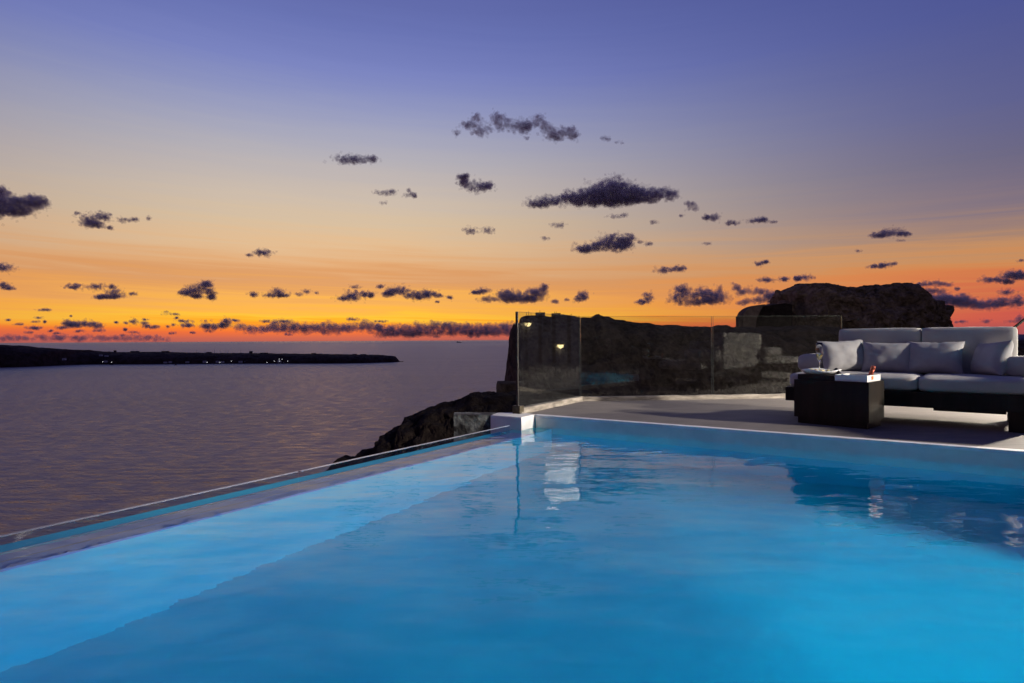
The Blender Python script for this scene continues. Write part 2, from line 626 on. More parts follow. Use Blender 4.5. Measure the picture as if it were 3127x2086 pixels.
M['lime'] = simple('blue_white_limewash', rgb(0.15, 0.16, 0.21), rgb(0.22, 0.23, 0.29), 1.0, 0.8)
M['lamp_white'] = emit('village_lamp_glow', rgb(0.95, 0.95, 1.0), 3.5)
M['lamp_warm'] = emit('wall_lamp_glow', rgb(1.0, 0.72, 0.34), 14.0)
m, t, out = newmat('opal_globe')
e_ = t.nodes.new('ShaderNodeEmission')
e_.inputs[0].default_value = rgb(1.0, 0.82, 0.55)
e_.inputs[1].default_value = 20.0
tp_ = t.nodes.new('ShaderNodeBsdfTransparent')
mx_ = t.nodes.new('ShaderNodeMixShader')
mx_.inputs[0].default_value = 0.3
t.links.new(tp_.outputs[0], mx_.inputs[1])
t.links.new(e_.outputs[0], mx_.inputs[2])
t.links.new(mx_.outputs[0], out.inputs[0])
M['opal'] = m
M['lit'] = emit('lit_window_glow', rgb(1.0, 0.95, 0.88), 60.0)
M['poollens'] = emit('pool_lamp_lens', rgb(0.55, 0.9, 1.0), 3.0)


def cloud_mat(name, col, clear=0.0):
    m, t, out = newmat(name)
    d = t.nodes.new('ShaderNodeBsdfDiffuse')
    tr = t.nodes.new('ShaderNodeBsdfTranslucent')
    d.inputs[0].default_value = col
    tr.inputs[0].default_value = col
    mx = t.nodes.new('ShaderNodeMixShader')
    mx.inputs[0].default_value = 0.78
    t.links.new(d.outputs[0], mx.inputs[1])
    t.links.new(tr.outputs[0], mx.inputs[2])
    t.links.new(mx.outputs[0], out.inputs[0])
    if clear:
        tp = t.nodes.new('ShaderNodeBsdfTransparent')
        m2 = t.nodes.new('ShaderNodeMixShader')
        m2.inputs[0].default_value = clear
        t.links.new(mx.outputs[0], m2.inputs[1])
        t.links.new(tp.outputs[0], m2.inputs[2])
        t.links.new(m2.outputs[0], out.inputs[0])
    return m


M['cloud'] = cloud_mat('cloud_vapour', rgb(0.99, 0.90, 0.92), 0.86)
M['cloudlow'] = cloud_mat('far_cloud_vapour', rgb(0.99, 0.93, 0.94), 0.885)  # paler and clearer: distance haze put into the cloud material
M['halo'] = cloud_mat('thin_cloud_vapour', rgb(0.98, 0.89, 0.91), 0.925)

# sea
m, t, out = newmat('sea_water')
w1 = tex(t, 'ShaderNodeTexNoise', 0.05, detail=6.0, rough=0.6, stretch=(0.7, 1.6, 1))
w2 = tex(t, 'ShaderNodeTexNoise', 0.30, detail=4.0, rough=0.6, stretch=(0.7, 1.5, 1))
w3 = tex(t, 'ShaderNodeTexNoise', 0.09, detail=7.0, rough=0.72, stretch=(0.45, 1.5, 1))
w4 = tex(t, 'ShaderNodeTexNoise', 0.0035, detail=3.0, stretch=(0.5, 2.0, 1))
nm = bump(t, w1, 1.0, 6.0)
nm = bump(t, w2, 1.0, 4.0, nm)
rr = ramp(t, w3, [(0.36, rgb(0.22, 0.22, 0.22)), (0.64, rgb(0.62, 0.62, 0.62))])
sc_ = ramp(t, w3, [(0.34, rgb(0.12, 0.108, 0.100)), (0.66, rgb(0.46, 0.415, 0.375))])  # light and dark of the ripples put into the base colour
sc2 = mixc(t, 0.25, sc_, ramp(t, w4, [(0.35, rgb(0.15, 0.135, 0.126)), (0.65, rgb(0.40, 0.365, 0.335))]))
principled(t, out, sc2, rr, nm, 0.5, IOR=2.3)
M['sea'] = m
M['wake'] = simple('wake_foam', rgb(0.20, 0.18, 0.19), rgb(0.34, 0.31, 0.31), 0.08, 0.6)

# pool water: clear glass-like surface with gentle ripples, blue absorption inside
m, t, out = newmat('pool_water')
gl = t.nodes.new('ShaderNodeBsdfGlass')
gl.inputs['IOR'].default_value = 1.333
gl.inputs['Roughness'].default_value = 0.0
gl.inputs['Color'].default_value = rgb(1, 1, 1)
r1 = tex(t, 'ShaderNodeTexNoise', 2.0, detail=2.0, rough=0.45, stretch=(0.75, 1.25, 1))
r2 = tex(t, 'ShaderNodeTexNoise', 9.0, detail=2.0, rough=0.5, stretch=(0.7, 1.4, 1))
nm = bump(t, r1, 1.0, 0.015)
nm = bump(t, r2, 1.0, 0.0016, nm)
t.links.new(nm, gl.inputs['Normal'])
va = t.nodes.new('ShaderNodeVolumeAbsorption')
va.inputs['Color'].default_value = rgb(0.01, 0.872, 0.935)
va.inputs['Density'].default_value = 0.9
t.links.new(gl.outputs[0], out.inputs[0])
t.links.new(va.outputs[0], out.inputs[1])
M['water'] = m


# balustrade glass: straight-through clear pane with Fresnel reflection and a little dust
def pane_mat(name, tint, dust):
    m, t, out = newmat(name)
    geo = t.nodes.new('ShaderNodeNewGeometry')
    ior = math_node(t, 'SUBTRACT', 1.5, math_node(t, 'MULTIPLY', geo.outputs['Backfacing'], 1.5 - 1 / 1.5))
    fr = t.nodes.new('ShaderNodeFresnel')
    t.links.new(ior, fr.inputs['IOR'])
    tr = t.nodes.new('ShaderNodeBsdfTransparent')
    tr.inputs[0].default_value = tint
    gs = t.nodes.new('ShaderNodeBsdfGlossy')
    gs.inputs['Roughness'].default_value = 0.0
    mx = t.nodes.new('ShaderNodeMixShader')
    t.links.new(fr.outputs[0], mx.inputs[0])
    t.links.new(tr.outputs[0], mx.inputs[1])
    t.links.new(gs.outputs[0], mx.inputs[2])
    df = t.nodes.new('ShaderNodeBsdfDiffuse')
    df.inputs[0].default_value = rgb(0.7, 0.68, 0.62)
    sp = tex(t, 'ShaderNodeTexNoise', 55.0, detail=2.0)
    film = tex(t, 'ShaderNodeTexNoise', 3.0, detail=5.0)
    s1 = ramp(t, sp, [(0.74, rgb(0, 0, 0)), (0.80, rgb(0.5, 0.5, 0.5))])
    s2 = ramp(t, film, [(0.3, rgb(0.2, 0.2, 0.2)), (0.75, rgb(1, 1, 1))])
    dn = math_node(t, 'ADD', math_node(t, 'MULTIPLY', s2, dust), math_node(t, 'MULTIPLY', s1, dust * 14))
    m2 = t.nodes.new('ShaderNodeMixShader')
    t.links.new(dn, m2.inputs[0])
    t.links.new(mx.outputs[0], m2.inputs[1])
    t.links.new(df.outputs[0], m2.inputs[2])
    t.links.new(m2.outputs[0], out.inputs[0])
    return m


M['pane'] = pane_mat('balustrade_glass', rgb(0.92, 0.94, 0.92), 0.0014)
M['lip'] = pane_mat('pool_lip_glass', rgb(0.86, 0.91, 0.95), 0.002)
M['glassedge'] = simple('polished_glass_edge', rgb(0.035, 0.045, 0.042), rgb(0.06, 0.07, 0.066), 9.0, 0.15)
M['lipedge'] = simple('frosted_glass_edge', rgb(0.20, 0.23, 0.31), rgb(0.27, 0.30, 0.38), 9.0, 0.3)
m, t, out = newmat('drinking_glass')
gl = t.nodes.new('ShaderNodeBsdfGlass')
gl.inputs['IOR'].default_value = 1.45
gl.inputs['Color'].default_value = rgb(0.97, 0.98, 0.98)
t.links.new(gl.outputs[0], out.inputs[0])
M['crystal'] = m
m, t, out = newmat('sparkling_wine')
gl = t.nodes.new('ShaderNodeBsdfGlass')
gl.inputs['IOR'].default_value = 1.34
gl.inputs['Color'].default_value = rgb(0.86, 0.84, 0.60)
t.links.new(gl.outputs[0], out.inputs[0])
M['wine'] = m

# ================================================================== THE SETTING
# ---- sea
SEA = -100.0
bm = bmesh.new()
add = [(-260000, 40, SEA), (260000, 40, SEA), (260000, 320000, SEA), (-260000, 320000, SEA)]
bm.faces.new([bm.verts.new(p) for p in add])
sea = link('sea', bm_mesh('sea', bm), M['sea'])
tag(sea, 'calm mauve grey sea reaching to the horizon', kind='structure')


def sea_at(u, v):
    Y = (CAMZ - SEA) * FPX / (v - hor(u))
    return Vector(((u - 1563.5) / FPX * Y, Y, SEA + 0.25))


def ribbon(name, pts, width, mat, parent):
    V, F = [], []
    for i, p in enumerate(pts):
        w = width * (0.25 + 0.75 * math.sin(math.pi * (i + 0.5) / len(pts))) * (0.7 + 0.6 * random.random())
        V += [p + Vector((0, -w, 0)), p + Vector((0, w, 0))]
    for i in range(len(pts) - 1):
        F.append((2 * i, 2 * i + 1, 2 * i + 3, 2 * i + 2))
    return link(name, mesh_from(name, V, F), mat, parent)


for (u0, v0, u1, v1, w) in ((340, 1166, 905, 1149, 2.2), (55, 1149, 285, 1136, 1.8), (1040, 1140, 1222, 1124, 3.2), (330, 1131, 470, 1122, 1.6)):
    pts = []
    for k in range(25):
        q = k / 24
        pts.append(sea_at(u0 + (u1 - u0) * q, v0 + (v1 - v0) * q + 0.8 * math.sin(q * 9)))
    ribbon('wake', pts, w, M['wake'], sea)

# ---- pool frame
WZ = -0.117           # water level
FZ = -1.15            # pool floor
AR, BN = 5.2, 4.9     # far right wall and near wall (in pool axes)


def fW(x, y, z):
    return W(x, y, z)


basin = boxes('pool_basin', [
    (-0.25, AR + 0.3, -0.30, BN + 0.3, FZ - 0.25, FZ),                 # floor
    (-0.004, AR + 0.3, -0.30, 0.0, FZ, -0.03),                          # far wall
    (-0.25, 0.20, 0.02, BN, FZ, WZ - 0.035),                            # infinity wall
    (AR, AR + 0.3, 0.0, BN + 0.3, FZ, -0.03),                           # right wall
    (-0.25, AR, BN, BN + 0.3, FZ, -0.03),                               # near wall
], M['pool'], f=fW)
tag(basin, 'white painted swimming pool basin', kind='structure')
# shallow ledge with a thin brown strip along it
boxes('ledge', [(0.002, 0.203, 0.40, BN - 0.001, WZ - 0.06, WZ - 0.030)], M['ledge'], basin, f=fW)
brown_strip = boxes('brown_line', [(0.095, 0.103, 0.5, BN - 0.002, WZ - 0.0305, WZ - 0.028)], M['curb'], basin, f=fW)

bm = bmesh.new()
poly = [(-0.03, -0.03), (AR + 0.03, -0.03), (AR + 0.03, BN + 0.03), (-0.006, BN + 0.03), (-0.006, 0.47), (-0.10, 0.47), (-0.10, 0.22), (-0.03, 0.22)]
hi = [bm.verts.new(W(a, b, WZ)) for a, b in poly]
lo = [bm.verts.new(W(a, b, FZ - 0.05)) for a, b in poly]
bm.faces.new(hi)
bm.faces.new(lo[::-1])
for i in range(len(poly)):
    j = (i + 1) % len(poly)
    bm.faces.new((hi[i], lo[i], lo[j], hi[j]))
pw = link('pool_water', bm_mesh('pool_water', bm), M['water'])
tag(pw, 'lit turquoise blue water filling the pool', kind='structure')

# ---- terrace slab round the pool
deck_pts = [W(0, 0, 0), W(AR, 0, 0), W(AR, BN, 0), W(-0.25, BN, 0), W(-0.25, BN + 3.0, 0), W(9.0, BN + 3.0, 0), Vector((13, 2, 0)),
            Vector((13, 8.2, 0)), Vector((4.3, 7.84, 0)), Vector((0.76, 7.52, 0)), Vector((-0.06, 6.12, 0))]
deck = prism('terrace', [(p.x, p.y) for p in deck_pts], -0.30, 0.0, M['deck'])
tag(deck, 'grey brown cement terrace beside the pool', kind='structure')
# the pool wall under the slab is hidden by a plastered face that stands 3 mm proud of it
boxes('upper_wall', [(0.012, AR - 0.003, -0.02, 0.004, WZ - 0.30, -0.012), (AR - 0.004, AR + 0.02, 0.004, BN, WZ - 0.30, -0.012),
                     (0.2, AR - 0.004, BN - 0.004, BN + 0.02, WZ - 0.30, -0.012)], M['white'], basin, f=fW)
# white coping strip along the rim
bm = bmesh.new()
n = 90
V, F = [], []
for i in range(n + 1):
    a = AR * i / n
    wv = 0.058 + 0.012 * mnoise.noise(Vector((a * 2.1, 0, 3)))
    for b, z in ((0.008, -0.022), (0.010, 0.003), (-wv, 0.0045), (-wv - 0.004, -0.01)):
        V.append(W(a, b, z))
for i in range(n):
    for k in range(3):
        F.append((i * 4 + k, i * 4 + k + 1, i * 4 + 5 + k, i * 4 + 4 + k))
cop = link('coping', mesh_from('coping', V, F, False), M['coping'])
tag(cop, 'thin white painted coping along the pool rim', kind='structure')

# ---- white corner block and rough wall end
blk = prism('corner_block', [W(0.0, -0.02, 0)[:2], W(0.0, 0.25, 0)[:2], W(-0.36, 0.255, 0)[:2], W(-0.42, 0.06, 0)[:2], W(-0.2, -0.10, 0)[:2]], -1.2, 0.006, M['white'], bevel=0.012)
tag(blk, 'white plastered block at the far corner of the pool', 'block')
bm = bmesh.new()
rw = [W(-0.362, 0.25, 0), W(-0.70, 0.42, 0), W(-0.82, 0.25, 0), W(-0.45, 0.02, 0)]
V, F = [], []
n = 12
for j in range(n + 1):
    z = -1.6 + 1.604 * j / n
    for i in range(4):
        p0, p1 = rw[i], rw[(i + 1) % 4]
        for k in range(8):
            p = p0.lerp(p1, k / 8)
            d = mnoise.noise_vector(Vector((p.x * 6, p.y * 6, z * 6))) * (0.022 if j < n else 0.006)
            V.append(Vector((p.x + d.x, p.y + d.y, z)))
for j in range(n):
    for k in range(32):
        F.append((j * 32 + k, j * 32 + (k + 1) % 32, (j + 1) * 32 + (k + 1) % 32, (j + 1) * 32 + k))
F.append(tuple(n * 32 + k for k in range(32)))
rwall = link('rough_wall', mesh_from('rough_wall', V, F), M['stain'])
tag(rwall, 'stained rough wall end left of the white pool corner', 'wall')

# ---- glass lip on the infinity edge
lip = empty('pool_edge_glass', W(0, 2.5, WZ))
tag(lip, 'low clear glass lip along the infinity edge of the pool', 'glass lip')
bpy.context.view_layer.update()
b0 = 0.455
for b1 in (2.78, 4.9):
    o = boxes('pane', [(-0.020, 0.0, b0, b1 - 0.012, WZ - 0.0295, -0.052)], M['lip'], f=fW)
    o.parent = lip
    o.matrix_parent_inverse = lip.matrix_world.inverted()
    e = boxes('polished_edge', [(-0.0195, -0.0005, b0 + 0.001, b1 - 0.013, -0.0518, -0.0480)], M['lipedge'], f=fW)
    e.parent = o
    b0 = b1 + 0.006
# ---- underwater lamps on the right-hand wall
def pool_lamp(a, b, z, d, power, label):
    root = empty('pool_light', W(a, b, z))
    tag(root, label, 'pool light', 'underwater pool lights')
    dirv = (AX * d[0] + BX * d[1] + Vector((0, 0, d[2]))).normalized()
    q = dirv.to_track_quat('Z', 'Y')
    root.rotation_mode = 'QUATERNION'
    root.rotation_quaternion = q
    V, F = lathe([(0.13, -0.02), (0.13, 0.004), (0.115, 0.012), (0.115, 0.0)], 28)
    link('bezel', mesh_from('bezel', V, F), M['ceramic'], root)
    V, F = lathe([(0.112, -0.01), (0.112, 0.004), (0.06, 0.010), (0.01, 0.012)], 28)
    link('lens', mesh_from('lens', V, F, True), M['poollens'], root)
    l = bpy.data.lights.new('pool_light_beam', 'SPOT')
    l.energy = power
    l.color = (0.03, 0.88, 1.0)
    l.spot_size = R(165)
    l.spot_blend = 0.5
    l.shadow_soft_size = 0.1
    lo = bpy.data.objects.new('beam', l)
    COL.objects.link(lo)
    lo.parent = root
    lo.location = (0, 0, 0.12)
    lo.rotation_euler = (math.pi, 0, 0)


pool_lamp(AR - 0.02, 1.42, -0.60, (-1, 0.25, -0.02), 560, 'round lamp under water in the right wall of the pool')
# the flank of the underwater steps in the far right corner
boxes('step_block', [(4.40, AR - 0.001, 0.005, 1.24, FZ + 0.001, -0.20)], M['pool'], basin, f=fW)

# ================================================================== BALUSTRADE
G0 = Vector((0.055, 6.14, 0))
G1 = Vector((0.83, 7.42, 0))
G2 = Vector((2.512, 7.60, 0))
G3 = Vector((4.216, 7.75, 0))


def along(p0, p1):
    d = (p1 - p0).normalized()
    nrm = Vector((-d.y, d.x, 0))
    return lambda x, y, z: p0 + d * x + nrm * y + Vector((0, 0, z))


def curb(name, p0, p1, h, label):
    f = along(p0, p1)
    L = (p1 - p0).length
    V, F = [], []
    n = int(L / 0.05)
    for i in range(n + 1):
        x = L * i / n
        w = 0.010 * mnoise.noise(Vector((x * 5, 1, 0)))
        hh = h + 0.006 * mnoise.noise(Vector((x * 4, 7, 0)))
        for y, z in ((-0.055 + w, -0.02), (-0.045 + w, hh * 0.5), (-0.030 + w * 0.5, hh), (0.05, hh), (0.06, -0.3)):
            V.append(f(x, y, z))
    for i in range(n):
        for k in range(4):
            F.append((i * 5 + k, i * 5 + k + 1, i * 5 + 6 + k, i * 5 + 5 + k))
    o = link(name, mesh_from(name, V, F), M['curb'])
    tag(o, label, 'kerb')
    return o


curb('kerb', G0, G1 + (G1 - G0).normalized() * 0.02, 0.055, 'short cement kerb under the angled left glass panel')
curb('kerb', G1 + Vector((0.03, 0.0, 0)), Vector((7.5, 8.04, 0)), 0.048, 'long low cement kerb under the two rear glass panels')


def glass_panel(p0, p1, z0, z1, label):
    L = (p1 - p0).length
    d = (p1 - p0).normalized()
    root = empty('glass_panel', p0, math.atan2(d.y, d.x))
    tag(root, label, 'glass panel', 'glass balustrade panels')
    p = boxes('pane', [(0.003, L - 0.003, -0.006, 0.006, z0, z1)], M['pane'], root)
    boxes('polished_edge', [(0.0, 0.0028, -0.0062, 0.0062, z0, z1)], M['glassedge'], p)
    boxes('polished_edge', [(L - 0.0028, L, -0.0062, 0.0062, z0, z1)], M['glassedge'], p)
    boxes('top_edge', [(0.0, L, -0.0062, 0.0062, z1 + 0.0002, z1 + 0.0022)], M['glassedge'], p)
    return root


g = glass_panel(G0, G1 - (G1 - G0).normalized() * 0.012, 0.045, 1.035, 'angled left glass panel ending at the pool corner')
boxes('end_post', [(-0.016, -0.001, -0.012, 0.012, 0.03, 1.037)], M['metal'], g)
boxes('foot_clamp', [(-0.035, 0.05, -0.045, 0.045, 0.001, 0.085)], M['bronze'], g, bevel=0.006)
glass_panel(G1 + Vector((0.01, 0, 0)), G2 - Vector((0.008, 0, 0)), 0.04, 1.033, 'middle glass panel between the corner and the sofa')
glass_panel(G2 + Vector((0.008, 0, 0)), G3, 0.04, 1.033, 'right glass panel partly hidden by the sofa')

# ================================================================== ROCKS AND RUINS
def cols_px(lst, Y, zb, hd):
    """lst of (u, vtop[, vbottom]) -> columns"""
    out = []
    for it in lst:
        u, v = it[0], it[1]
        p = P(u, v, Y)
        b = P(u, it[2], Y).z if len(it) > 2 and it[2] else zb
        out.append((p.x, Y, b, p.z, it[3] if len(it) > 3 else hd))
    return out


# dark slope below the pool corner
sl = [(940, 1470, 0, 0.3), (997, 1424, 0, 1.2), (1045, 1394, 0, 2.0), (1076, 1392), (1113, 1370), (1150, 1360), (1160, 1333), (1188, 1314), (1226, 1294), (1233, 1276), (1246, 1264),
      (1277, 1257), (1317, 1236), (1385, 1219), (1440, 1195), (1494, 1192), (1522, 1194), (1640, 1190), (1800, 1190)]
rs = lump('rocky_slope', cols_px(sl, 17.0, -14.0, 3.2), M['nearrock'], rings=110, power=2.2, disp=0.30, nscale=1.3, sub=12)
tag(rs, 'dark rocky slope falling to the sea left of the pool corner', 'slope')
# masonry stub
ms = lump('masonry_stub', cols_px([(1515, 1262, 0, 0.3), (1517, 1166), (1530, 1165), (1546, 1165), (1600, 1166)], 21.0, -3.2, 0.8), M['cliff'], rings=60, power=8.0, disp=0.05, nscale=2.2, sub=8)
tag(ms, 'brown masonry stub at the foot of the cliff tower', 'wall')
# cliff tower and ridge behind the balustrade
cl = [(1541, 1175, 0, 1.5), (1545.5, 1140, 0, 2.5), (1551, 1092, 0, 3.2), (1557, 1038, 0, 3.6), (1562, 1012, 0, 3.8), (1570, 985, 0, 4.0), (1590, 980, 0, 4.2), (1592, 964), (1600, 960), (1640, 961), (1680, 962), (1720, 962), (1750, 961),
      (1780, 966), (1800, 969), (1815, 961), (1832, 969), (1870, 975), (1910, 980), (1950, 985), (2045, 990), (2110, 992), (2175, 995), (2220, 996), (2260, 995), (2320, 997), (2420, 997), (2600, 1000), (2900, 1004), (3000, 1030), (3060, 1036), (3300, 1040), (3700, 1046)]
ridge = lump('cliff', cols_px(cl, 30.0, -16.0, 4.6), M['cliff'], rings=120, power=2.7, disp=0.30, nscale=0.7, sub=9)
tag(ridge, 'dark cliff with a tower-like left end and sloping ridge behind the glass', 'cliff')

# the boulder outcrop
rk = [(2371, 902, 899 + 6, 0.25), (2376, 894, 912, 0.7), (2388, 887, 921, 1.3), (2394, 884, 940, 1.7), (2406, 881, 1010, 2.1), (2425, 870, 1030), (2438, 866, 1040), (2484, 864.5, 1040), (2527, 871, 1040), (2553, 875, 1040),
      (2578, 875, 1040), (2613, 875, 1040), (2646, 870, 1040), (2682, 865, 1040), (2720, 864, 1040), (2753, 868, 1040), (2765, 876, 1040, 2.4), (2780, 892, 1040, 2.0), (2794, 904, 1040, 1.7), (2832, 920, 1040, 1.2),
      (2868, 928, 1040, 0.9), (2886, 934, 1040, 0.6), (2895, 946, 1030, 0.4), (2899, 960, 985, 0.2)]
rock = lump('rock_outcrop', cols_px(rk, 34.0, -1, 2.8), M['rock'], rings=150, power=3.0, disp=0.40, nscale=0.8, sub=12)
tag(rock, 'huge weathered rock outcrop with overhanging left tip behind the sofa', 'rock')
for i, (u, v, w, lab) in enumerate(((2353, 927, 30, 'dark boulder heaped between the ruined vault and the rock outcrop'), (2389, 917, 8, 'small boulder wedged under the overhanging tip of the outcrop'))):
    c = P(u, v, 33.0)
    k = w / FPX * 33
    o = lump('boulder', [(c.x - k, 33.0, c.z - 1.3, c.z - 0.6, 0.2), (c.x - k * 0.6, 33.0, c.z - 1.4, c.z - 0.06, 0.8), (c.x, 33.0, c.z - 1.4, c.z, 1.1), (c.x + k * 0.7, 33.0, c.z - 1.4, c.z - 0.02, 0.9), (c.x + k, 33.0, c.z - 1.3, c.z - 0.3, 0.4)], M['rock'], rings=28, power=2.4, disp=0.06, nscale=2.0, sub=5, seed=i * 9)
    tag(o, lab, 'boulder')

# ruined barrel vault
Yv = 31.5
ru = empty('ruined_vault', P(2300, 998, Yv))
tag(ru, 'ruined barrel-vaulted house with a slit of sky beside its wall', 'ruin')
bpy.context.view_layer.update()


def child_world(o, par):
    o.parent = par
    o.matrix_parent_inverse = par.matrix_world.inverted()
    return o


def extrude_px(name, pts, Y, th, mat):
    bm = bmesh.new()
    fr = [bm.verts.new(P(u, v, Y)) for u, v in pts]
    bk = [bm.verts.new(P(u, v, Y) + Vector((0, th, 0))) for u, v in pts]
    bm.faces.new(fr)
    bm.faces.new(bk[::-1])
    n = len(pts)
    for i in range(n):
        bm.faces.new((fr[i], bk[i], bk[(i + 1) % n], fr[(i + 1) % n]))
    return link(name, bm_mesh(name, bm), mat)


arch = [(2269, 1003), (2269.5, 966)]
for k in range(12):
    tt = R(180 - k * 7)
    arch.append((2334 + 64 * math.cos(tt), 968 - 38 * math.sin(tt)))
arch += [(2338, 929), (2330, 936), (2322, 950), (2317, 962), (2313, 968), (2310, 980), (2308, 1003)]
child_world(extrude_px('vault_wall', arch, Yv, 0.9, M['masonry']), ru)
child_world(extrude_px('low_wall', [(2258, 1003), (2258, 966), (2269, 966), (2269, 1003)], Yv + 0.1, 0.5, M['masonry']), ru)
child_world(extrude_px('dark_vault_fill', [(2320, 1003), (2320, 984), (2318.5, 968), (2320, 956), (2326, 944), (2334, 935), (2395, 926), (2420, 930), (2420, 1003)], Yv + 0.25, 0.5, M['nearrock']), ru)  # solid slab; the vault's dark inside is put into its colour


# bushes: many small leaf faces round short stems
def bush(u, v, r, Y, label, nleaf=420):
    c = P(u, v, Y)
    k = r / FPX * Y
    root = empty('bush', (c.x, Y, c.z - k))
    tag(root, label, 'bush')
    V, F = [], []
    for i in range(nleaf):
        d = Vector((random.gauss(0, 1), random.gauss(0, 1), abs(random.gauss(0, 0.9)))).normalized()
        q = d * k * (random.random() ** 0.4) * (0.7 + 0.6 * mnoise.noise(d * 2.2 + Vector((u, 0, 0))) + 0.2)
        q.z *= 1.1
        a = Vector((random.uniform(-1, 1), random.uniform(-1, 1), random.uniform(-1, 1))).normalized() * k * 0.13
        b = a.cross(Vector((random.uniform(-1, 1), random.uniform(-1, 1), random.uniform(-1, 1)))).normalized() * k * 0.06
        i0 = len(V)
        V += [q - a, q + b, q + a, q - b]
        F.append((i0, i0 + 1, i0 + 2, i0 + 3))
    link('foliage', mesh_from('foliage', V, F), M['leaf'], root)
    V, F = [], []
    for j in range(5):
        t = j * 1.256
        v2, f2 = tube((0, 0, -k * 0.4), (math.cos(t) * k * 0.5, math.sin(t) * k * 0.5, k * 0.7), k * 0.04, k * 0.015, 5)
        F += [tuple(x + len(V) for x in ff) for ff in f2]
        V += v2
    link('stem', mesh_from('stem', V, F), M['nearrock'], root)


bush(1738, 962, 20, 29.5, 'low round bush on the cliff top above the angled glass panel')
bush(1854, 971, 14, 29.5, 'small bush on the ridge right of the cliff tower')
bush(2226, 998, 16, 30.0, 'scrub bush at the left foot of the ruined vault')
bush(2246, 997, 15, 30.2, 'dark bush against the low wall of the ruined vault')
bush(2683, 872, 10, 33.5, 'tuft of scrub on the highest top of the rock outcrop', 200)
for (u0, u1, v0, lab) in ((1636, 1664, 954.5, 'square ruined parapet block on the cliff top, nearer the tower edge'), (1685, 1711, 957, 'flat ruined parapet block on the cliff top, nearer the bush')):
    p, q = P(u0, v0, 29.5), P(u1, v0, 29.5)
    o = lump('parapet_block', [(p.x, 29.5, p.z - 0.5, p.z, 0.25), (q.x, 29.5, p.z - 0.5, p.z + 0.005, 0.25)], M['masonry'], rings=24, power=9, disp=0.012, nscale=3, sub=6)
    tag(o, lab, 'parapet')
for i, (u, v) in enumerate(((1608, 953), (1614.5, 951), (1622, 956), (1649, 948), (1694, 952), (1699, 952))):
    p = P(u, v, 29.4)
    V, F = tube((p.x, p.y, p.z), (p.x + 0.01, p.y, p.z - 0.35), 0.012, 0.014, 6)
    o = link('iron_post', mesh_from('iron_post', V, F), M['metal'])
    tag(o, 'thin iron post standing on the cliff top, %s from the left' % ordinal(i), 'post', 'posts on the cliff top')

# ---- neighbouring white house on the right, seen as a reflection in the angled pane
nh = empty('white_house', (17.6, 8.6, -1.5))
tag(nh, 'white flat-roofed house with dark openings mirrored in the angled glass panel', 'house')
boxes('wall', [(0.0, 5.0, 5.0, 10.6, 0.0, 8.9)], M['lime'], nh)
boxes('parapet', [(-0.06, 5.06, 4.94, 10.66, 8.902, 9.3)], M['white'], nh)
for y in (7.95, 8.65, 9.45):
    boxes('shutter', [(-0.05, -0.003, y, y + 0.16, 1.2, 4.4)], M['metal'], nh)
boxes('window', [(-0.04, -0.003, 8.2, 8.55, 2.6, 3.2)], M['metal'], nh)
boxes('lit_window', [(-0.04, -0.003, 8.3, 9.9, 6.0, 7.3)], M['lit'], nh)
for (y, z, lab) in ((15.95, 1.47, 'upper warm wall lamp mirrored in the angled glass panel'), (17.6, 0.52, 'lower warm wall lamp mirrored in the angled glass panel')):
    lo_ = empty('wall_lamp', (17.45, y, z))
    tag(lo_, lab, 'lamp', 'warm wall lamps of the white house')
    V, F = lathe([(0.02, -0.16), (0.12, -0.10), (0.15, 0.0), (0.14, 0.01)], 18)
    link('diffuser', mesh_from('diffuser', V, F, True), M['lamp_warm'], lo_)
    V, F = lathe([(0.155, 0.011), (0.155, 0.03), (0.05, 0.05)], 18)
    link('cap', mesh_from('cap', V, F), M['metal'], lo_)
    boxes('bracket', [(0.0, 0.146, -0.02, 0.02, 0.052, 0.09)], M['metal'], lo_)

# ---- the suite behind the viewer: dark stone front that the rear glass mirrors
hb = empty('stone_suite', (0.0, -2.6, 0.0))
tag(hb, 'dark stone front of the suite behind the viewer, mirrored in the rear glass', 'house')
boxes('wall', [(-5.0, 1.2, -4.0, 0.0, 0.0, 4.6), (2.6, 5.2, -4.0, 0.0, 0.0, 4.6), (6.6, 16.5, -4.0, 0.0, 0.0, 4.6), (1.2, 2.6, -4.0, 0.0, 2.2, 4.6), (5.2, 6.6, -4.0, 0.0, 2.2, 4.6)], M['suite'], hb)
boxes('roof_edge', [(-5.1, 16.6, -4.1, 0.1, 4.602, 4.85)], M['suite'], hb)
for x in (1.2, 5.2):
    boxes('door', [(x + 0.01, x + 1.39, -0.35, -0.28, 0.005, 2.195)], M['wood'], hb)

fl_ = empty('floodlight', FLOOD)
tag(fl_, 'floodlight under the eaves of the stone suite lighting the terrace', 'lamp')
boxes('housing', [(-0.25, 0.25, -0.20, -0.10, -0.16, 0.16)], M['metal'], fl_)
boxes('arm', [(-0.03, 0.03, -0.249, -0.2005, -0.03, 0.03)], M['metal'], fl_)

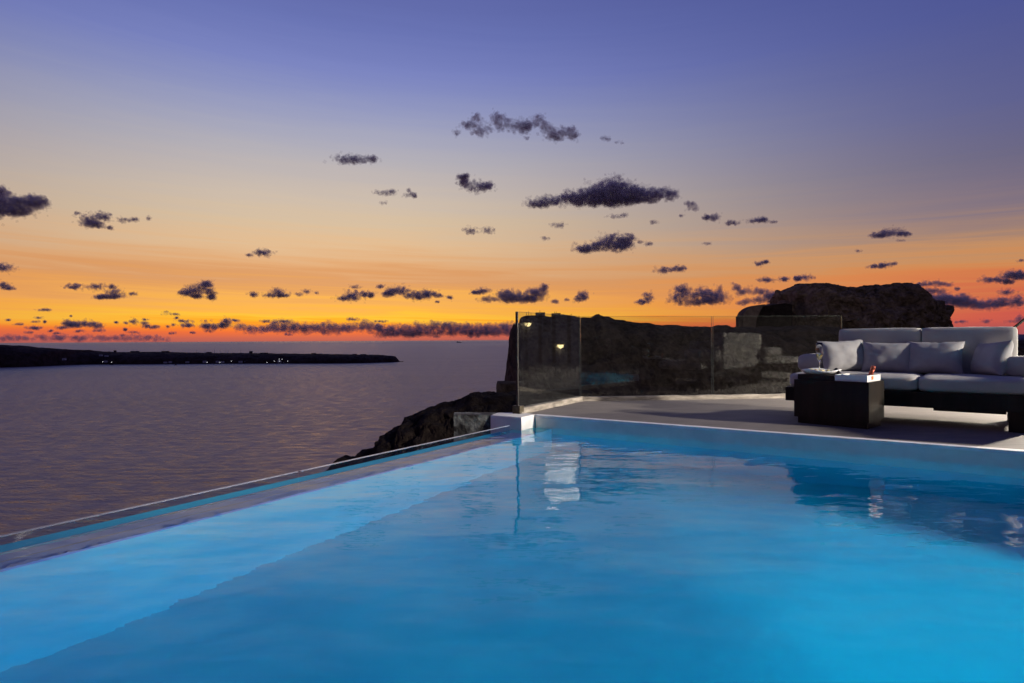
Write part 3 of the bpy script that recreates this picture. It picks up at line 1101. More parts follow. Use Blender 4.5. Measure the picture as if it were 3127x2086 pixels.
# ---- far headland across the water
hl = [(0, 1053, 1126), (53, 1057, 1124), (133, 1064, 1121.5), (197, 1068, 1119.5), (245, 1068.5, 1117), (282, 1073, 1115), (346, 1075.5, 1113), (478, 1074.5, 1112.7), (638, 1078, 1111.5), (771, 1078.7, 1110.6), (957, 1081, 1110.4),
      (1063, 1082.4, 1110.2), (1143, 1083.5, 1109), (1190, 1086, 1107.2), (1206, 1088, 1106.5), (1214, 1098, 1106), (1219, 1104, 1105.6), (1230, 1105.1, 1105.4)]
hc = []
for k, (u, vt, vb) in enumerate([(-700, 1049, 1148), (-300, 1050, 1137)] + hl):
    Ys = (CAMZ - SEA) * FPX / (vb - hor(u))
    hd = 170.0 if u < 1150 else max(20.0, 170 * (1230 - u) / 80)
    Yc = Ys + hd
    p = P(u, vt, Yc)
    hc.append((p.x, Yc, SEA - (p.z - SEA) * 0.9, p.z, hd))
hd_ = lump('headland', hc, M['headland'], rings=64, power=3.0, disp=5.0, nscale=0.03, sub=12)
tag(hd_, 'long low dark headland crossing the sea on the left', kind='structure')


def far_box(name, u, v, w, h, d, Y, label, cat, group, mat, roofbits=True):
    p = P(u, v, Y)
    o = empty(name, p)
    tag(o, label, cat, group)
    boxes('wall', [(-w / 2, w / 2, -d / 2, d / 2, -h * 0.6, h)], mat, o)
    if roofbits:
        boxes('parapet', [(-w / 2 - 0.2, w / 2 + 0.2, -d / 2 - 0.2, d / 2 + 0.2, h + 0.01, h + 0.5)], mat, o)
        boxes('door', [(-w * 0.1, w * 0.1, -d / 2 - 0.06, -d / 2 - 0.01, 0, h * 0.6)], M['hull'], o)
    return o


def shoreY(u):
    for i in range(len(hl) - 1):
        if hl[i][0] <= u <= hl[i + 1][0]:
            q = (u - hl[i][0]) / (hl[i + 1][0] - hl[i][0])
            vb = hl[i][2] + q * (hl[i + 1][2] - hl[i][2])
            return (CAMZ - SEA) * FPX / (vb - hor(u))
    return 2700.0


for hi_, (u, v, w, h) in enumerate(sorted(((196, 1098, 13, 5), (308, 1086, 12, 4), (325, 1088, 14, 4), (352, 1091, 18, 5), (372, 1095, 15, 5), (322, 1105, 14, 5), (352, 1106, 16, 6), (372, 1106, 13, 5), (402, 1107, 12, 4), (430, 1109, 10, 4),
                     (505, 1108, 14, 4), (520, 1107, 12, 5), (572, 1107, 14, 4), (625, 1106, 15, 6), (665, 1106, 16, 5), (680, 1107, 14, 5), (735, 1106, 18, 5), (752, 1107, 14, 4), (812, 1106, 8, 5), (838, 1106, 16, 5), (856, 1104, 22, 7), (872, 1106, 18, 5)))):
    far_box('village_house', u, v, w, h, 8, shoreY(u) + (4 if v > 1100 else 20), 'tiny pale house on the far headland slope, %s from the left' % ordinal(hi_), 'house', 'village houses on the headland', M['farhouse'])
for hi_, (u, v, w, h) in enumerate(((351, 1076, 9, 9), (412, 1075, 40, 4), (505, 1075, 34, 4), (638, 1078, 22, 4), (766, 1078.5, 13, 9), (806, 1080, 36, 4), (958, 1082, 22, 5), (1083, 1084, 20, 4), (1110, 1084.5, 26, 4))):
    far_box('hilltop_house', u, v, w, h, 8, shoreY(u) + 160, 'tiny building on the skyline of the far headland, %s from the left' % ordinal(hi_), 'house', 'buildings along the headland top', M['headland'])
for hi_, (u, v) in enumerate(sorted(((313.5, 1105), (340.5, 1106.5), (632, 1106.5), (671, 1107), (706, 1103), (815, 1107), (837, 1103), (852.5, 1097), (860.5, 1097), (853, 1103), (878, 1103)))):
    Y = shoreY(u) - 8
    p = P(u, v, Y)
    o = empty('shore_lamp', (p.x, p.y, p.z))
    tag(o, 'tiny white point of light by the far shore, %s from the left' % ordinal(hi_), 'lamp', 'lit lamps along the far shore')
    V, F = lathe([(0.05, -0.9), (0.65, -0.55), (0.9, 0), (0.65, 0.55), (0.05, 0.9)], 10)
    link('globe', mesh_from('globe', V, F, True), M['lamp_white'], o)
    V, F = tube((0, 0, -0.85), (0, 0, -(p.z - SEA)), 0.12, 0.16, 6)
    link('post', mesh_from('post', V, F), M['metal'], o)
for hi_, u in enumerate((600, 626, 655, 672, 690, 697, 735)):
    p = P(u, 1079, shoreY(u) + 165)
    V, F = tube((p.x, p.y, p.z - 5), (p.x, p.y, p.z + 17), 0.5, 0.35, 6)
    tag(link('utility_pole', mesh_from('utility_pole', V, F), M['hull']), 'hair-thin pole standing on the far headland, %s from the left' % ordinal(hi_), 'pole', 'poles on the headland')
for (u, v, s, lab) in ((340, 1115, 9, 'small dark boat below the leftmost shore lamps'), (536, 1115.5, 8, 'small dark boat off the middle of the headland shore')):
    p = sea_at(u, v)
    o = empty('small_boat', p)
    tag(o, lab, 'boat')
    V = [(-s, 0, 1.6), (-s * 0.8, -1.5, 1.3), (s * 0.7, -1.5, 1.3), (s, 0, 2.2), (s * 0.7, 1.5, 1.3), (-s * 0.8, 1.5, 1.3), (-s * 0.7, 0, -0.3), (s * 0.6, 0, -0.3)]
    F = [(0, 1, 2, 3, 4, 5), (0, 6, 1), (1, 6, 7, 2), (2, 7, 3), (3, 7, 4), (4, 7, 6, 5), (5, 6, 0)]
    link('hull', mesh_from('hull', V, F), M['hull'], o)
    boxes('cabin', [(-s * 0.3, s * 0.2, -1.0, 1.0, 1.4, 3.8)], M['hull'], o)

# ship on the horizon
p = P(1402, 1037.3, 26000.0)
sh = empty('ship', (p.x, p.y, SEA))
tag(sh, 'tiny ship on the horizon left of the cliff', 'ship')
V = [(-110, -12, 0), (105, -12, 0), (125, 0, 22), (105, 12, 0), (-110, 12, 0), (-110, -14, 20), (105, -14, 22), (105, 14, 22), (-110, 14, 20)]
F = [(0, 1, 6, 5), (1, 2, 6), (1, 3, 2), (3, 7, 2), (3, 4, 8, 7), (4, 0, 5, 8), (5, 6, 2, 7, 8), (0, 4, 3, 1)]
link('hull', mesh_from('hull', V, F), M['hull'], sh)
boxes('superstructure', [(-100, -30, -10, 10, 21, 50), (-20, 40, -10, 10, 22, 36)], M['hull'], sh)
# pale far hill at the right edge
hp = [(p.x, p.y, p.z) for p in (P(u, v, 15000) for u, v in ((2900, 1036), (3000, 1028), (3060, 1024), (3110, 1021), (3160, 1026), (3300, 1034)))]
fh = lump('distant_hill', [(x, y, SEA - 50, z, 900) for x, y, z in hp], M['farhill'], rings=24, power=2.2, disp=10, nscale=0.002, sub=6)
tag(fh, 'pale lilac hill far away beyond the right end of the sofa', kind='structure')

# ================================================================== CLOUDS
CLOUDS = []


def crop(ox, oy, sc, lst):
    return [(ox + x / sc, oy + y / sc, rx / sc, ry / sc) for x, y, rx, ry in lst]


def K(ox, oy, sc, dist, label, lst, dens=1.0, low=False, group=None):
    CLOUDS.append((dist, label, crop(ox, oy, sc, lst), dens, low, group))


A_ = (0, 520, 2.904)
B_ = (700, 420, 2.45)
C_ = (1350, 320, 2.45)
D_ = (2050, 480, 3.266)
E_ = (2600, 620, 3.2675)
K(*A_, 6000, 'big dark cloud cut by the left edge of the sky', [(-40, 330, 190, 110), (20, 200, 60, 75), (190, 275, 130, 70), (330, 295, 75, 55), (420, 270, 45, 42), (150, 370, 200, 50)])
K(*A_, 7000, 'scrap of cloud left of the double-humped cloud at upper left', [(690, 382, 40, 18)], 0.8)
K(*A_, 7000, 'ragged double-humped cloud right of the big left-edge cloud', [(790, 440, 90, 60), (940, 415, 75, 50), (850, 490, 110, 32), (980, 512, 30, 14)])
K(*A_, 7000, 'thin trailing cloud ending in a wisp at upper left', [(1110, 448, 75, 27), (1210, 442, 60, 12), (1325, 425, 22, 38)], 0.75)
K(*A_, 9000, 'rounded cloud at the left edge above the orange band', [(15, 865, 110, 48)])
K(*A_, 10000, 'small hooked cloud at the left edge in the orange band', [(40, 1020, 40, 40), (90, 1048, 70, 18)])
K(*A_, 10000, 'flat small cloud leading the group of three at lower left', [(660, 1035, 90, 32)])
K(*A_, 10000, 'middle cloud of the group of three at lower left', [(860, 1038, 88, 36), (995, 1035, 35, 28)])
K(*A_, 10500, 'lowest and largest cloud of the group at lower left', [(1015, 1090, 95, 48), (890, 1125, 60, 22), (1000, 1125, 110, 18)])
K(*A_, 10500, 'little cloud trailing right of the lower left group', [(1180, 1097, 42, 20)])
K(*A_, 10500, 'fin-shaped cloud with a ragged base at lower left', [(1760, 1060, 110, 60), (1840, 1010, 60, 42), (1650, 1090, 100, 30), (1880, 1090, 45, 35), (1880, 1132, 45, 20), (1750, 1125, 60, 20)])
LG = 'cloud scraps low over the horizon'
LL = 'small flat scrap of cloud low over the glowing horizon, %s from the left'
K(*A_, 26000, 'long low cloud with a tall left head near the left horizon', [(590, 1350, 45, 40), (760, 1360, 110, 36), (870, 1380, 60, 22), (660, 1375, 80, 22)], 1.0, True)
for (x, y, rx, ry) in ((550, 1398, 75, 15), (310, 1400, 85, 18), (690, 1427, 55, 11), (165, 1365, 45, 8), (75, 1327, 22, 8), (350, 1309, 45, 7), (320, 1345, 45, 6), (400, 1240, 85, 11), (1185, 1345, 40, 28), (1120, 1355, 28, 12),
                       (1540, 1278, 85, 8), (1570, 1310, 42, 8), (1630, 1337, 85, 12), (1835, 1335, 45, 8), (2090, 1332, 42, 8), (1190, 1437, 75, 10), (880, 1420, 60, 18), (1530, 1445, 45, 9), (250, 1443, 45, 10), (1110, 1415, 16, 9),
                       (1540, 1368, 22, 12), (1490, 1385, 18, 12), (1090, 1465, 40, 9), (510, 1447, 40, 9), (1700, 1440, 28, 8), (1030, 1350, 24, 6), (1290, 1326, 34, 6), (630, 1293, 14, 5), (395, 1344, 10, 8), (450, 1425, 26, 6), (1480, 1256, 34, 5)):
    K(*A_, 27000, LL, [(x, y, rx, ry)], 1.0, True, LG)
K(*A_, 26000, 'stacked small cloud just right of the low left cloud pair', [(1290, 1355, 40, 18), (1300, 1390, 58, 22), (1375, 1390, 45, 15)], 1.0, True)
K(*A_, 26000, 'block-shaped low cloud left of the shark-fin cloud', [(1665, 1375, 85, 25)], 1.0, True)
K(*A_, 26000, 'low cloud with a shark fin rising on its right end', [(1830, 1375, 60, 28), (1900, 1395, 120, 28), (2010, 1340, 45, 36), (1990, 1370, 60, 24), (1860, 1425, 60, 10)], 1.0, True)
# low banks along the horizon
K(*A_, 31000, 'faint low bank lying along the left horizon', [(x, 1497 - 12 * abs(math.sin(x * 0.013)), 75, 22 + 9 * math.sin(x * 0.021) ** 2) for x in range(-40, 1500, 60)], 0.12, True)
K(*B_, 30000, 'long flat cloud bank along the horizon left of the cliff', [(60, 1425, 60, 22)] + [(x, 1427 + 8 * math.sin(x * 0.011), 75, 40 + 8 * math.sin(x * 0.019)) for x in range(140, 2300, 55)]
  + [(x, 1470, 80, 20) for x in range(1150, 2300, 70)], 0.75, True)
K(*B_, 28000, 'pointed little cloud standing on the horizon bank', [(925, 1362, 60, 15)], 1.0, True)
for (x, y, rx, ry) in ((1130, 1375, 80, 8), (270, 1375, 50, 11), (410, 1375, 70, 11), (40, 1368, 40, 7), (440, 1475, 45, 10)):
    K(*B_, 28500, LL, [(x, y, rx, ry)], 1.0, True, LG)
K(*B_, 10000, 'lone small cushion-shaped cloud in the peach sky at left centre', [(250, 865, 88, 32), (150, 882, 25, 10)])
K(*B_, 6500, 'long feathery cloud high at left centre', [(870, 168, 120, 42), (1000, 172, 90, 28), (1090, 162, 40, 30)], 0.85)
K(*B_, 7500, 'torn wispy cloud left of the curled cloud', [(1145, 420, 70, 22), (1235, 410, 45, 30)], 0.7)
K(*B_, 7500, 'small torn cloud nearest the left of the curled cloud', [(1355, 430, 58, 20), (1395, 445, 16, 18), (1350, 395, 25, 15)], 0.75)
K(*B_, 7500, 'thin wisp hanging below the torn wispy cloud', [(1160, 490, 38, 14)], 0.6)
K(*B_, 12000, 'tiny leaning cloud in the row above the horizon', [(185, 1175, 35, 28)])
K(*B_, 12000, 'dome-shaped cloud in the row above the horizon', [(365, 1160, 72, 38), (300, 1185, 60, 14), (410, 1185, 45, 10)])
K(*B_, 12000, 'ragged pair of cloud scraps right of the dome-shaped cloud', [(580, 1155, 35, 22), (520, 1175, 38, 16)], 0.9)
K(*B_, 12000, 'tiny cloud dot right of the ragged pair of scraps', [(655, 1163, 20, 11)], 0.8)
K(*B_, 12000, 'thin veil above the anvil-shaped cloud in the row', [(945, 1120, 55, 14)], 0.7)
K(*B_, 12000, 'anvil-shaped cloud with a crumbling right end in the row', [(940, 1180, 82, 48), (850, 1205, 78, 20), (1030, 1170, 35, 25), (1072, 1185, 20, 28)])
K(*B_, 12000, 'small cloud tuft between two larger clouds of the row', [(1130, 1115, 35, 20)])
K(*B_, 12000, 'widest double cloud in the row above the horizon', [(1270, 1145, 85, 42), (1190, 1170, 60, 28), (1400, 1190, 105, 36), (1490, 1170, 70, 38), (1580, 1185, 30, 15)])
K(*B_, 12000, 'small arched cloud right of the widest double cloud', [(1655, 1197, 32, 22)])
K(*B_, 12500, 'flat scrap under the right end of the widest double cloud', [(1560, 1230, 25, 9)])
K(*C_, 5000, 'long ragged cloud highest in the sky near the centre', [(265, 95, 40, 38), (200, 150, 72, 45), (310, 195, 100, 48), (420, 115, 60, 58), (540, 165, 120, 58), (640, 170, 60, 40), (735, 115, 62, 38), (785, 190, 60, 62), (850, 245, 62, 38), (930, 200, 72, 42), (1005, 232, 58, 50), (120, 210, 40, 22)], 0.85)
K(*C_, 5200, 'scrap below the highest cloud', [(640, 252, 32, 12)], 0.7)
K(*C_, 5200, 'faint streak right of the highest cloud', [(1230, 255, 50, 16), (1340, 285, 50, 9)], 0.5)
K(*C_, 7000, 'curled cloud with a hook on its upper left', [(150, 550, 48, 26), (185, 528, 28, 18), (165, 580, 40, 30), (260, 620, 110, 55), (350, 610, 50, 25)])
K(*C_, 7000, 'largest cloud, a broad dark peak right of centre', [(1290, 610, 125, 98), (1300, 690, 170, 62), (1150, 660, 150, 70), (1000, 690, 180, 45), (820, 720, 180, 38), (715, 745, 95, 22), (1450, 660, 110, 65), (1600, 670, 110, 50), (1720, 670, 80, 40), (1200, 740, 260, 35), (1500, 715, 160, 28)], 1.15)
K(*C_, 7500, 'smoky tuft off the right tip of the largest cloud', [(1885, 778, 55, 42), (1850, 740, 48, 18)], 0.7)
K(*C_, 8000, 'flat little cloud below the largest cloud', [(1290, 838, 85, 16), (1370, 825, 30, 15)], 0.8)
K(*C_, 9000, 'left puff of the twin clouds near the centre', [(215, 945, 60, 38)], 0.9)
K(*C_, 9000, 'right puff of the twin clouds near the centre', [(350, 945, 76, 35)], 0.9)
K(*C_, 9000, 'thin veil between the twin puffs and the lens-shaped cloud, upper', [(870, 900, 80, 26)], 0.5)
K(*C_, 9000, 'thin veil between the twin puffs and the lens-shaped cloud, lower', [(770, 1000, 52, 16)], 0.6)
K(*C_, 9000, 'lens-shaped dark cloud below the largest cloud', [(1290, 1000, 130, 48), (1180, 1060, 180, 42), (1340, 1070, 110, 38), (1060, 1085, 90, 22), (1400, 1010, 50, 35)], 1.1)
K(*C_, 9000, 'scrap trailing right of the lens-shaped cloud', [(1550, 1042, 48, 17), (1480, 1028, 28, 8)], 0.8)
K(*C_, 11000, 'low bow-tie cloud right of the lens-shaped cloud', [(1660, 1238, 88, 27), (1790, 1228, 62, 23)])
K(*C_, 8000, 'tiny dark dash left of the small cloud chain', [(1790, 833, 36, 12)], 0.9)
K(*C_, 8000, 'tiny grey dash under the right end of the largest cloud', [(1590, 880, 36, 12)], 0.8)
K(*C_, 13000, 'slim cloud topping the broad cloud above the cliff', [(310, 1395, 76, 30), (250, 1408, 42, 12)])
K(*C_, 13000, 'broad lumpy cloud above the cliff tower', [(640, 1440, 170, 48), (480, 1420, 90, 45), (720, 1400, 72, 45), (770, 1365, 30, 26), (320, 1455, 60, 25), (550, 1465, 160, 25), (845, 1475, 28, 13)])
K(*C_, 13000, 'mushroom-shaped cloud above the ridge', [(1060, 1425, 56, 38), (1030, 1455, 55, 25), (940, 1458, 18, 12)])
K(*C_, 13000, 'boot-shaped cloud above the ridge', [(1540, 1435, 50, 48), (1490, 1480, 60, 22)])
K(*D_, 8000, 'first cloud of the small chain right of the largest cloud', [(430, 605, 76, 45), (350, 600, 36, 20)])
K(*D_, 8000, 'middle cloud of the small chain right of the largest cloud', [(605, 660, 90, 28)])
K(*D_, 8000, 'last cloud of the small chain right of the largest cloud', [(850, 635, 112, 30), (920, 625, 50, 22), (1030, 650, 45, 10)])
K(*D_, 10000, 'faint scrap alone below the small cloud chain', [(360, 862, 46, 19)], 0.7)
K(*D_, 11000, 'small dart-shaped cloud above the ruined vault', [(880, 1065, 62, 30), (950, 1045, 42, 16)])
K(*D_, 14000, 'big heaped cloud left of the rock outcrop', [(100, 1310, 80, 52), (60, 1400, 120, 70), (300, 1370, 150, 75), (470, 1300, 25, 42), (450, 1400, 150, 70), (280, 1455, 280, 30)], 1.1, True)
K(*D_, 14500, 'towered cloud sinking behind the overhanging rock tip', [(640, 1290, 38, 45), (720, 1340, 112, 46), (900, 1345, 72, 40), (1000, 1390, 90, 60), (850, 1430, 120, 35), (700, 1450, 80, 28), (1080, 1420, 90, 60)], 1.0, True)
K(*D_, 12000, 'left of three flat clouds above the ruined vault', [(940, 1228, 102, 28)])
K(*D_, 12000, 'middle of three flat clouds above the ruined vault', [(1130, 1220, 76, 27)])
K(*D_, 12000, 'right of three flat clouds nearest the rock outcrop', [(1340, 1205, 102, 38), (1250, 1215, 32, 20)])
K(*E_, 9000, 'dark lens cloud high above the rock outcrop', [(390, 300, 150, 55), (270, 330, 80, 30), (540, 310, 60, 18)])
K(*E_, 9200, 'shred under the dark lens cloud at right', [(490, 375, 48, 11)], 0.7)
K(*E_, 10000, 'faint dash left of the lens cloud at right', [(70, 477, 42, 11)], 0.7)
K(*E_, 11000, 'long flat cloud low above the rock outcrop', [(340, 622, 76, 32), (220, 635, 82, 20), (430, 603, 42, 14)])
K(*E_, 11000, 'sliver of cloud at the right edge of the sky', [(1700, 578, 42, 14)])
K(*E_, 12000, 'slanting grey cloud running out of the right edge', [(1600, 720, 100, 48), (1400, 770, 170, 34), (1690, 730, 90, 50), (1550, 790, 80, 20)])
K(*E_, 14000, 'upper lumpy cloud right of the rock outcrop', [(690, 815, 86, 28), (830, 800, 72, 36), (950, 815, 62, 25)], 1.0, True)
K(*E_, 14000, 'second lumpy cloud right of the rock outcrop', [(820, 880, 150, 38), (660, 880, 42, 15)], 1.0, True)
K(*E_, 14000, 'small egg-shaped cloud right of the rock outcrop', [(1055, 858, 36, 20)], 1.0, True)
K(*E_, 15000, 'wide heavy cloud above the right back cushion', [(1080, 960, 120, 55), (1200, 1010, 220, 58), (900, 980, 200, 70), (1400, 1020, 120, 58), (800, 950, 120, 50)], 1.0, True)
K(*E_, 14500, 'dome-shaped cloud near the right edge', [(1555, 893, 82, 36)], 1.0, True)
K(*E_, 15000, 'tall cloud mass at the lower right edge', [(1490, 1000, 60, 60), (1650, 990, 110, 88)], 1.0, True)
K(*E_, 20000, 'flat cloud just above the sofa at right', [(1100, 1187, 82, 15)], 0.9, True)
K(*E_, 20000, 'pale cloud puff just above the right sofa cushion', [(1340, 1180, 60, 25)], 0.7, True)
K(*E_, 20000, 'last pale cloud above the slanting pole', [(1690, 1160, 50, 40), (1600, 1185, 62, 15)], 0.8, True)

OCT_V = np.array([(1, 0, 0), (-1, 0, 0), (0, 1, 0), (0, -1, 0), (0, 0, 1), (0, 0, -1)], float)
OCT_F = np.array([(0, 2, 4), (2, 1, 4), (1, 3, 4), (3, 0, 4), (2, 0, 5), (1, 2, 5), (3, 1, 5), (0, 3, 5)], int)


def build_cloud(ci, dist, label, ells, dens, low, group):
    rng = np.random.default_rng(100 + ci)
    E = np.array(ells)
    area = float(np.sum(np.pi * E[:, 2] * E[:, 3]))
    gx0, gx1 = (E[:, 0] - E[:, 2]).min(), (E[:, 0] + E[:, 2]).max()
    gy0, gy1 = (E[:, 1] - E[:, 3]).min(), (E[:, 1] + E[:, 3]).max()
    mc = rng.random((5000, 2)) * np.array([gx1 - gx0, gy1 - gy0]) + np.array([gx0, gy0])
    hit = np.zeros(5000, bool)
    for (cx, cyy, rx, ry) in ells:
        hit |= ((mc[:, 0] - cx) / rx) ** 2 + ((mc[:, 1] - cyy) / ry) ** 2 < 1
    area = float(hit.mean() * (gx1 - gx0) * (gy1 - gy0))             # area the lobes cover together
    tiny = area < 700
    pr0 = 2.0 if tiny else (2.6 if area < 6000 else 3.3)            # base puff radius in photo pixels
    n = int(min(60000, max(110, area * 1.75 / (pr0 * pr0 * 0.6))))
    w = np.sqrt(E[:, 2] * E[:, 3]) ** 1.7
    idx = rng.choice(len(E), n, p=w / w.sum())
    d = rng.normal(size=(n, 3))
    d /= np.linalg.norm(d, axis=1)[:, None]
    rad = rng.random(n) ** (1 / 2.4) * 1.5
    q = d * rad[:, None]
    x = E[idx, 0] + q[:, 0] * E[idx, 2]
    y = E[idx, 1] + q[:, 1] * E[idx, 3]
    rzs = np.minimum(E[:, 2], E[:, 3] * 2.0)
    zz = q[:, 2] * rzs[idx]
    # turbulence bends the lobes before they are joined
    big = math.sqrt(area)
    s1 = 1.0 / (5.0 + 0.13 * big)
    pn = np.stack([x * s1 * 0.8, y * s1 * 1.2, zz * s1], 1) + ci * 3.7
    wx = fbm(pn + 17.1, 3) - 0.5
    wy = fbm(pn + 41.9, 3) - 0.5
    amp = 4.0 + 0.13 * big
    xw, yw = x + wx * amp * 1.6, y + wy * amp * 1.2
    fld = np.zeros(n)
    gx, gy, gz = np.zeros(n), np.zeros(n), np.zeros(n)
    for k, (cx, cyy, rx, ry) in enumerate(ells):
        dy = (yw - cyy) / ry
        dy = np.where(dy > 0, dy * 1.35, dy)                          # flatter base
        r2 = ((xw - cx) / rx) ** 2 + dy ** 2 + (zz / rzs[k]) ** 2
        e_ = np.exp(-1.35 * r2)
        fld = fld + e_
        gx = gx + e_ * (xw - cx) / rx ** 2
        gy = gy + e_ * (yw - cyy) / ry ** 2
        gz = gz + e_ * zz / rzs[k] ** 2
    ins = np.minimum(fld, 1.3) - 0.36
    f = fbm(pn * 1.7 + 5.0, 5) - 0.5
    val = ins * 1.2 + f * 1.75 + 0.10 * (dens - 1.0)
    p_keep = np.clip((val + 0.06) * 5.0, 0, 1) ** 1.3
    if dens < 1.0:
        p_keep = p_keep * (0.15 + 0.5 * dens)
    keep = (rng.random(n) < p_keep)
    G = np.stack([gx, gz, -gy], 1)[keep]
    G /= (np.linalg.norm(G, axis=1)[:, None] + 1e-9)
    G = G + 0.45 * rng.normal(size=G.shape)
    G /= (np.linalg.norm(G, axis=1)[:, None] + 1e-9)
    x, y, zz, val = x[keep], y[keep], zz[keep], val[keep]
    m = len(x)
    if m < 6:
        return
    sr = pr0 * (0.5 + 0.9 * np.clip(val * 2.0, 0, 1)) * (0.65 + 0.7 * rng.random(m))
    thin = (val < 0.28) | (rng.random(m) < (0.55 if dens < 0.9 else 0.15))
    sr = np.where(thin, sr * 1.9 + 1.3, sr * 1.45)
    px = dist / FPX
    # sheet of directions: place at real distance
    X = (x - 1563.5) * px
    Z = CAMZ - (y - (1038.3 - 0.0056 * (x - 1563.5))) * px
    Y = dist + zz * px
    C = np.stack([X, Y, Z], 1)
    # random rotation per puff (random orthonormal frame)
    a = rng.normal(size=(m, 3)); a /= np.linalg.norm(a, axis=1)[:, None]
    b = rng.normal(size=(m, 3)); b -= a * np.sum(a * b, 1)[:, None]; b /= np.linalg.norm(b, axis=1)[:, None]
    c = np.cross(a, b)
    rr = sr * px
    base = np.stack([a, -a, b, -b, c, -c], 1) * rr[:, None, None]
    V = (C[:, None, :] + base)
    org = C.mean(0)
    V = (V - org).reshape(-1, 3)
    Fc = (OCT_F[None] + (np.arange(m) * 6)[:, None, None]).reshape(-1)
    me = bpy.data.meshes.new('cloud')
    me.vertices.add(m * 6)
    me.vertices.foreach_set('co', V.astype(np.float32).ravel())
    me.loops.add(m * 24)
    me.loops.foreach_set('vertex_index', Fc.astype(np.int32))
    me.polygons.add(m * 8)
    me.polygons.foreach_set('loop_start', np.arange(0, m * 24, 3, dtype=np.int32))
    me.update(calc_edges=True)
    me.polygons.foreach_set('use_smooth', [True] * (m * 8))
    me.normals_split_custom_set_from_vertices(np.repeat(G, 6, axis=0).astype(np.float32))
    o = link('cloud', me, M['cloudlow'] if low else M['cloud'])
    me.materials.append(M['halo'])
    me.polygons.foreach_set('material_index', np.repeat(thin.astype(np.int32), 8))
    o.location = tuple(org)
    tag(o, label, 'cloud', group)
    return m


order = sorted([i for i, c in enumerate(CLOUDS) if c[1] == LL], key=lambda i: CLOUDS[i][2][0][0])
for k, i in enumerate(order):
    c = CLOUDS[i]
    CLOUDS[i] = (c[0], LL % ordinal(k)) + c[2:]
tot = 0
for i, c in enumerate(CLOUDS):
    tot += build_cloud(i, *c) or 0
print('cloud puffs', tot)

# ================================================================== SOFA
SO = Vector((2.62, 5.81, 0.0))
SD = Vector((0.780, -0.625, 0))
SROT = math.atan2(SD.y, SD.x)


def make_sofa(loc, rot, label):
    root = empty('sofa', loc, rot)
    tag(root, label, 'sofa', 'grey cushioned sofas on the terrace')
    Ls = 1.78
    boxes('platform', [(0.0, Ls, 0.0, 0.06, 0.158, 0.288), (0.0, Ls, 0.80, 0.86, 0.158, 0.288), (0.0, 0.06, 0.06, 0.80, 0.158, 0.288),
                       (Ls - 0.06, Ls, 0.06, 0.80, 0.158, 0.288), (0.06, Ls - 0.06, 0.06, 0.80, 0.255, 0.286)], M['wood'], root)
    for (x0, x1, y0, y1) in ((Ls - 0.125, Ls - 0.002, 0.003, 0.10), (0.30, 0.42, 0.03, 0.12), (Ls - 0.125, Ls - 0.002, 0.74, 0.857), (0.30, 0.42, 0.74, 0.857)):
        boxes('leg', [(x0, x1, y0, y1, 0.0, 0.1575)], M['wood'], root, bevel=0.003)
    boxes('rail', [(Ls - 0.62, Ls - 0.135, 0.10, 0.16, 0.128, 0.1575)], M['wood'], root)
    f = M['fabric']
    link('seat_cushion', round_box(0.03, 1.055, 0.005, 0.70, 0.290, 0.420, 0.040, puff=0.006, wrinkle=0.004, seed=1), f, root)
    link('seat_cushion', round_box(1.060, 1.79, 0.005, 0.70, 0.290, 0.420, 0.040, puff=0.006, wrinkle=0.004, seed=5), f, root)
    link('back_cushion', round_box(0.33, 1.022, 0.70, 0.86, 0.292, 0.842, 0.022, puff=0.003, wrinkle=0.003, seed=9), f, root)
    link('back_cushion', round_box(1.030, 1.725, 0.70, 0.86, 0.292, 0.842, 0.022, puff=0.003, wrinkle=0.003, seed=13), f, root)
    # half-round arm bolsters
    for (x0, x1, y0, y1, sd) in ((0.0, 0.225, 0.44, 0.86, 2), (1.62, 1.86, 0.40, 0.69, 4)):
        V, F = [], []
        n = 22
        ys = [0, 0.004, 0.014, 0.03] + [0.03 + (y1 - y0 - 0.06) * k / 8 for k in range(1, 8)] + [y1 - y0 - 0.03, y1 - y0 - 0.012, y1 - y0]
        for yi in ys:
            e = min(yi, (y1 - y0) - yi)
            sh = 1 - 0.12 * max(0, 1 - e / 0.03) ** 2
            for k in range(n):
                t = 2 * math.pi * k / n
                c, s = math.cos(t), math.sin(t)
                pw_ = 3.8
                cx_, hw = (x0 + x1) / 2, (x1 - x0) / 2 * sh
                px_ = cx_ + hw * math.copysign(abs(c) ** (2 / pw_), c)
                pz_ = 0.5055 + 0.0835 * sh * math.copysign(abs(s) ** (2 / pw_), s)
                p = Vector((px_, y0 + yi, pz_))
                p += Vector((c, 0, s)) * 0.006 * mnoise.noise(p * 9 + Vector((sd, 0, 0)))
                V.append(p)
        for j in range(len(ys) - 1):
            for k in range(n):
                F.append((j * n + k, j * n + (k + 1) % n, (j + 1) * n + (k + 1) % n, (j + 1) * n + k))
        F.append(tuple(range(n)))
        F.append(tuple((len(ys) - 1) * n + k for k in range(n)))
        link('arm_bolster', mesh_from('arm_bolster', V, F, True), f, root)
    return root


sofa = make_sofa(SO, SROT, 'light grey cushioned sofa on a low dark wooden platform behind the table')


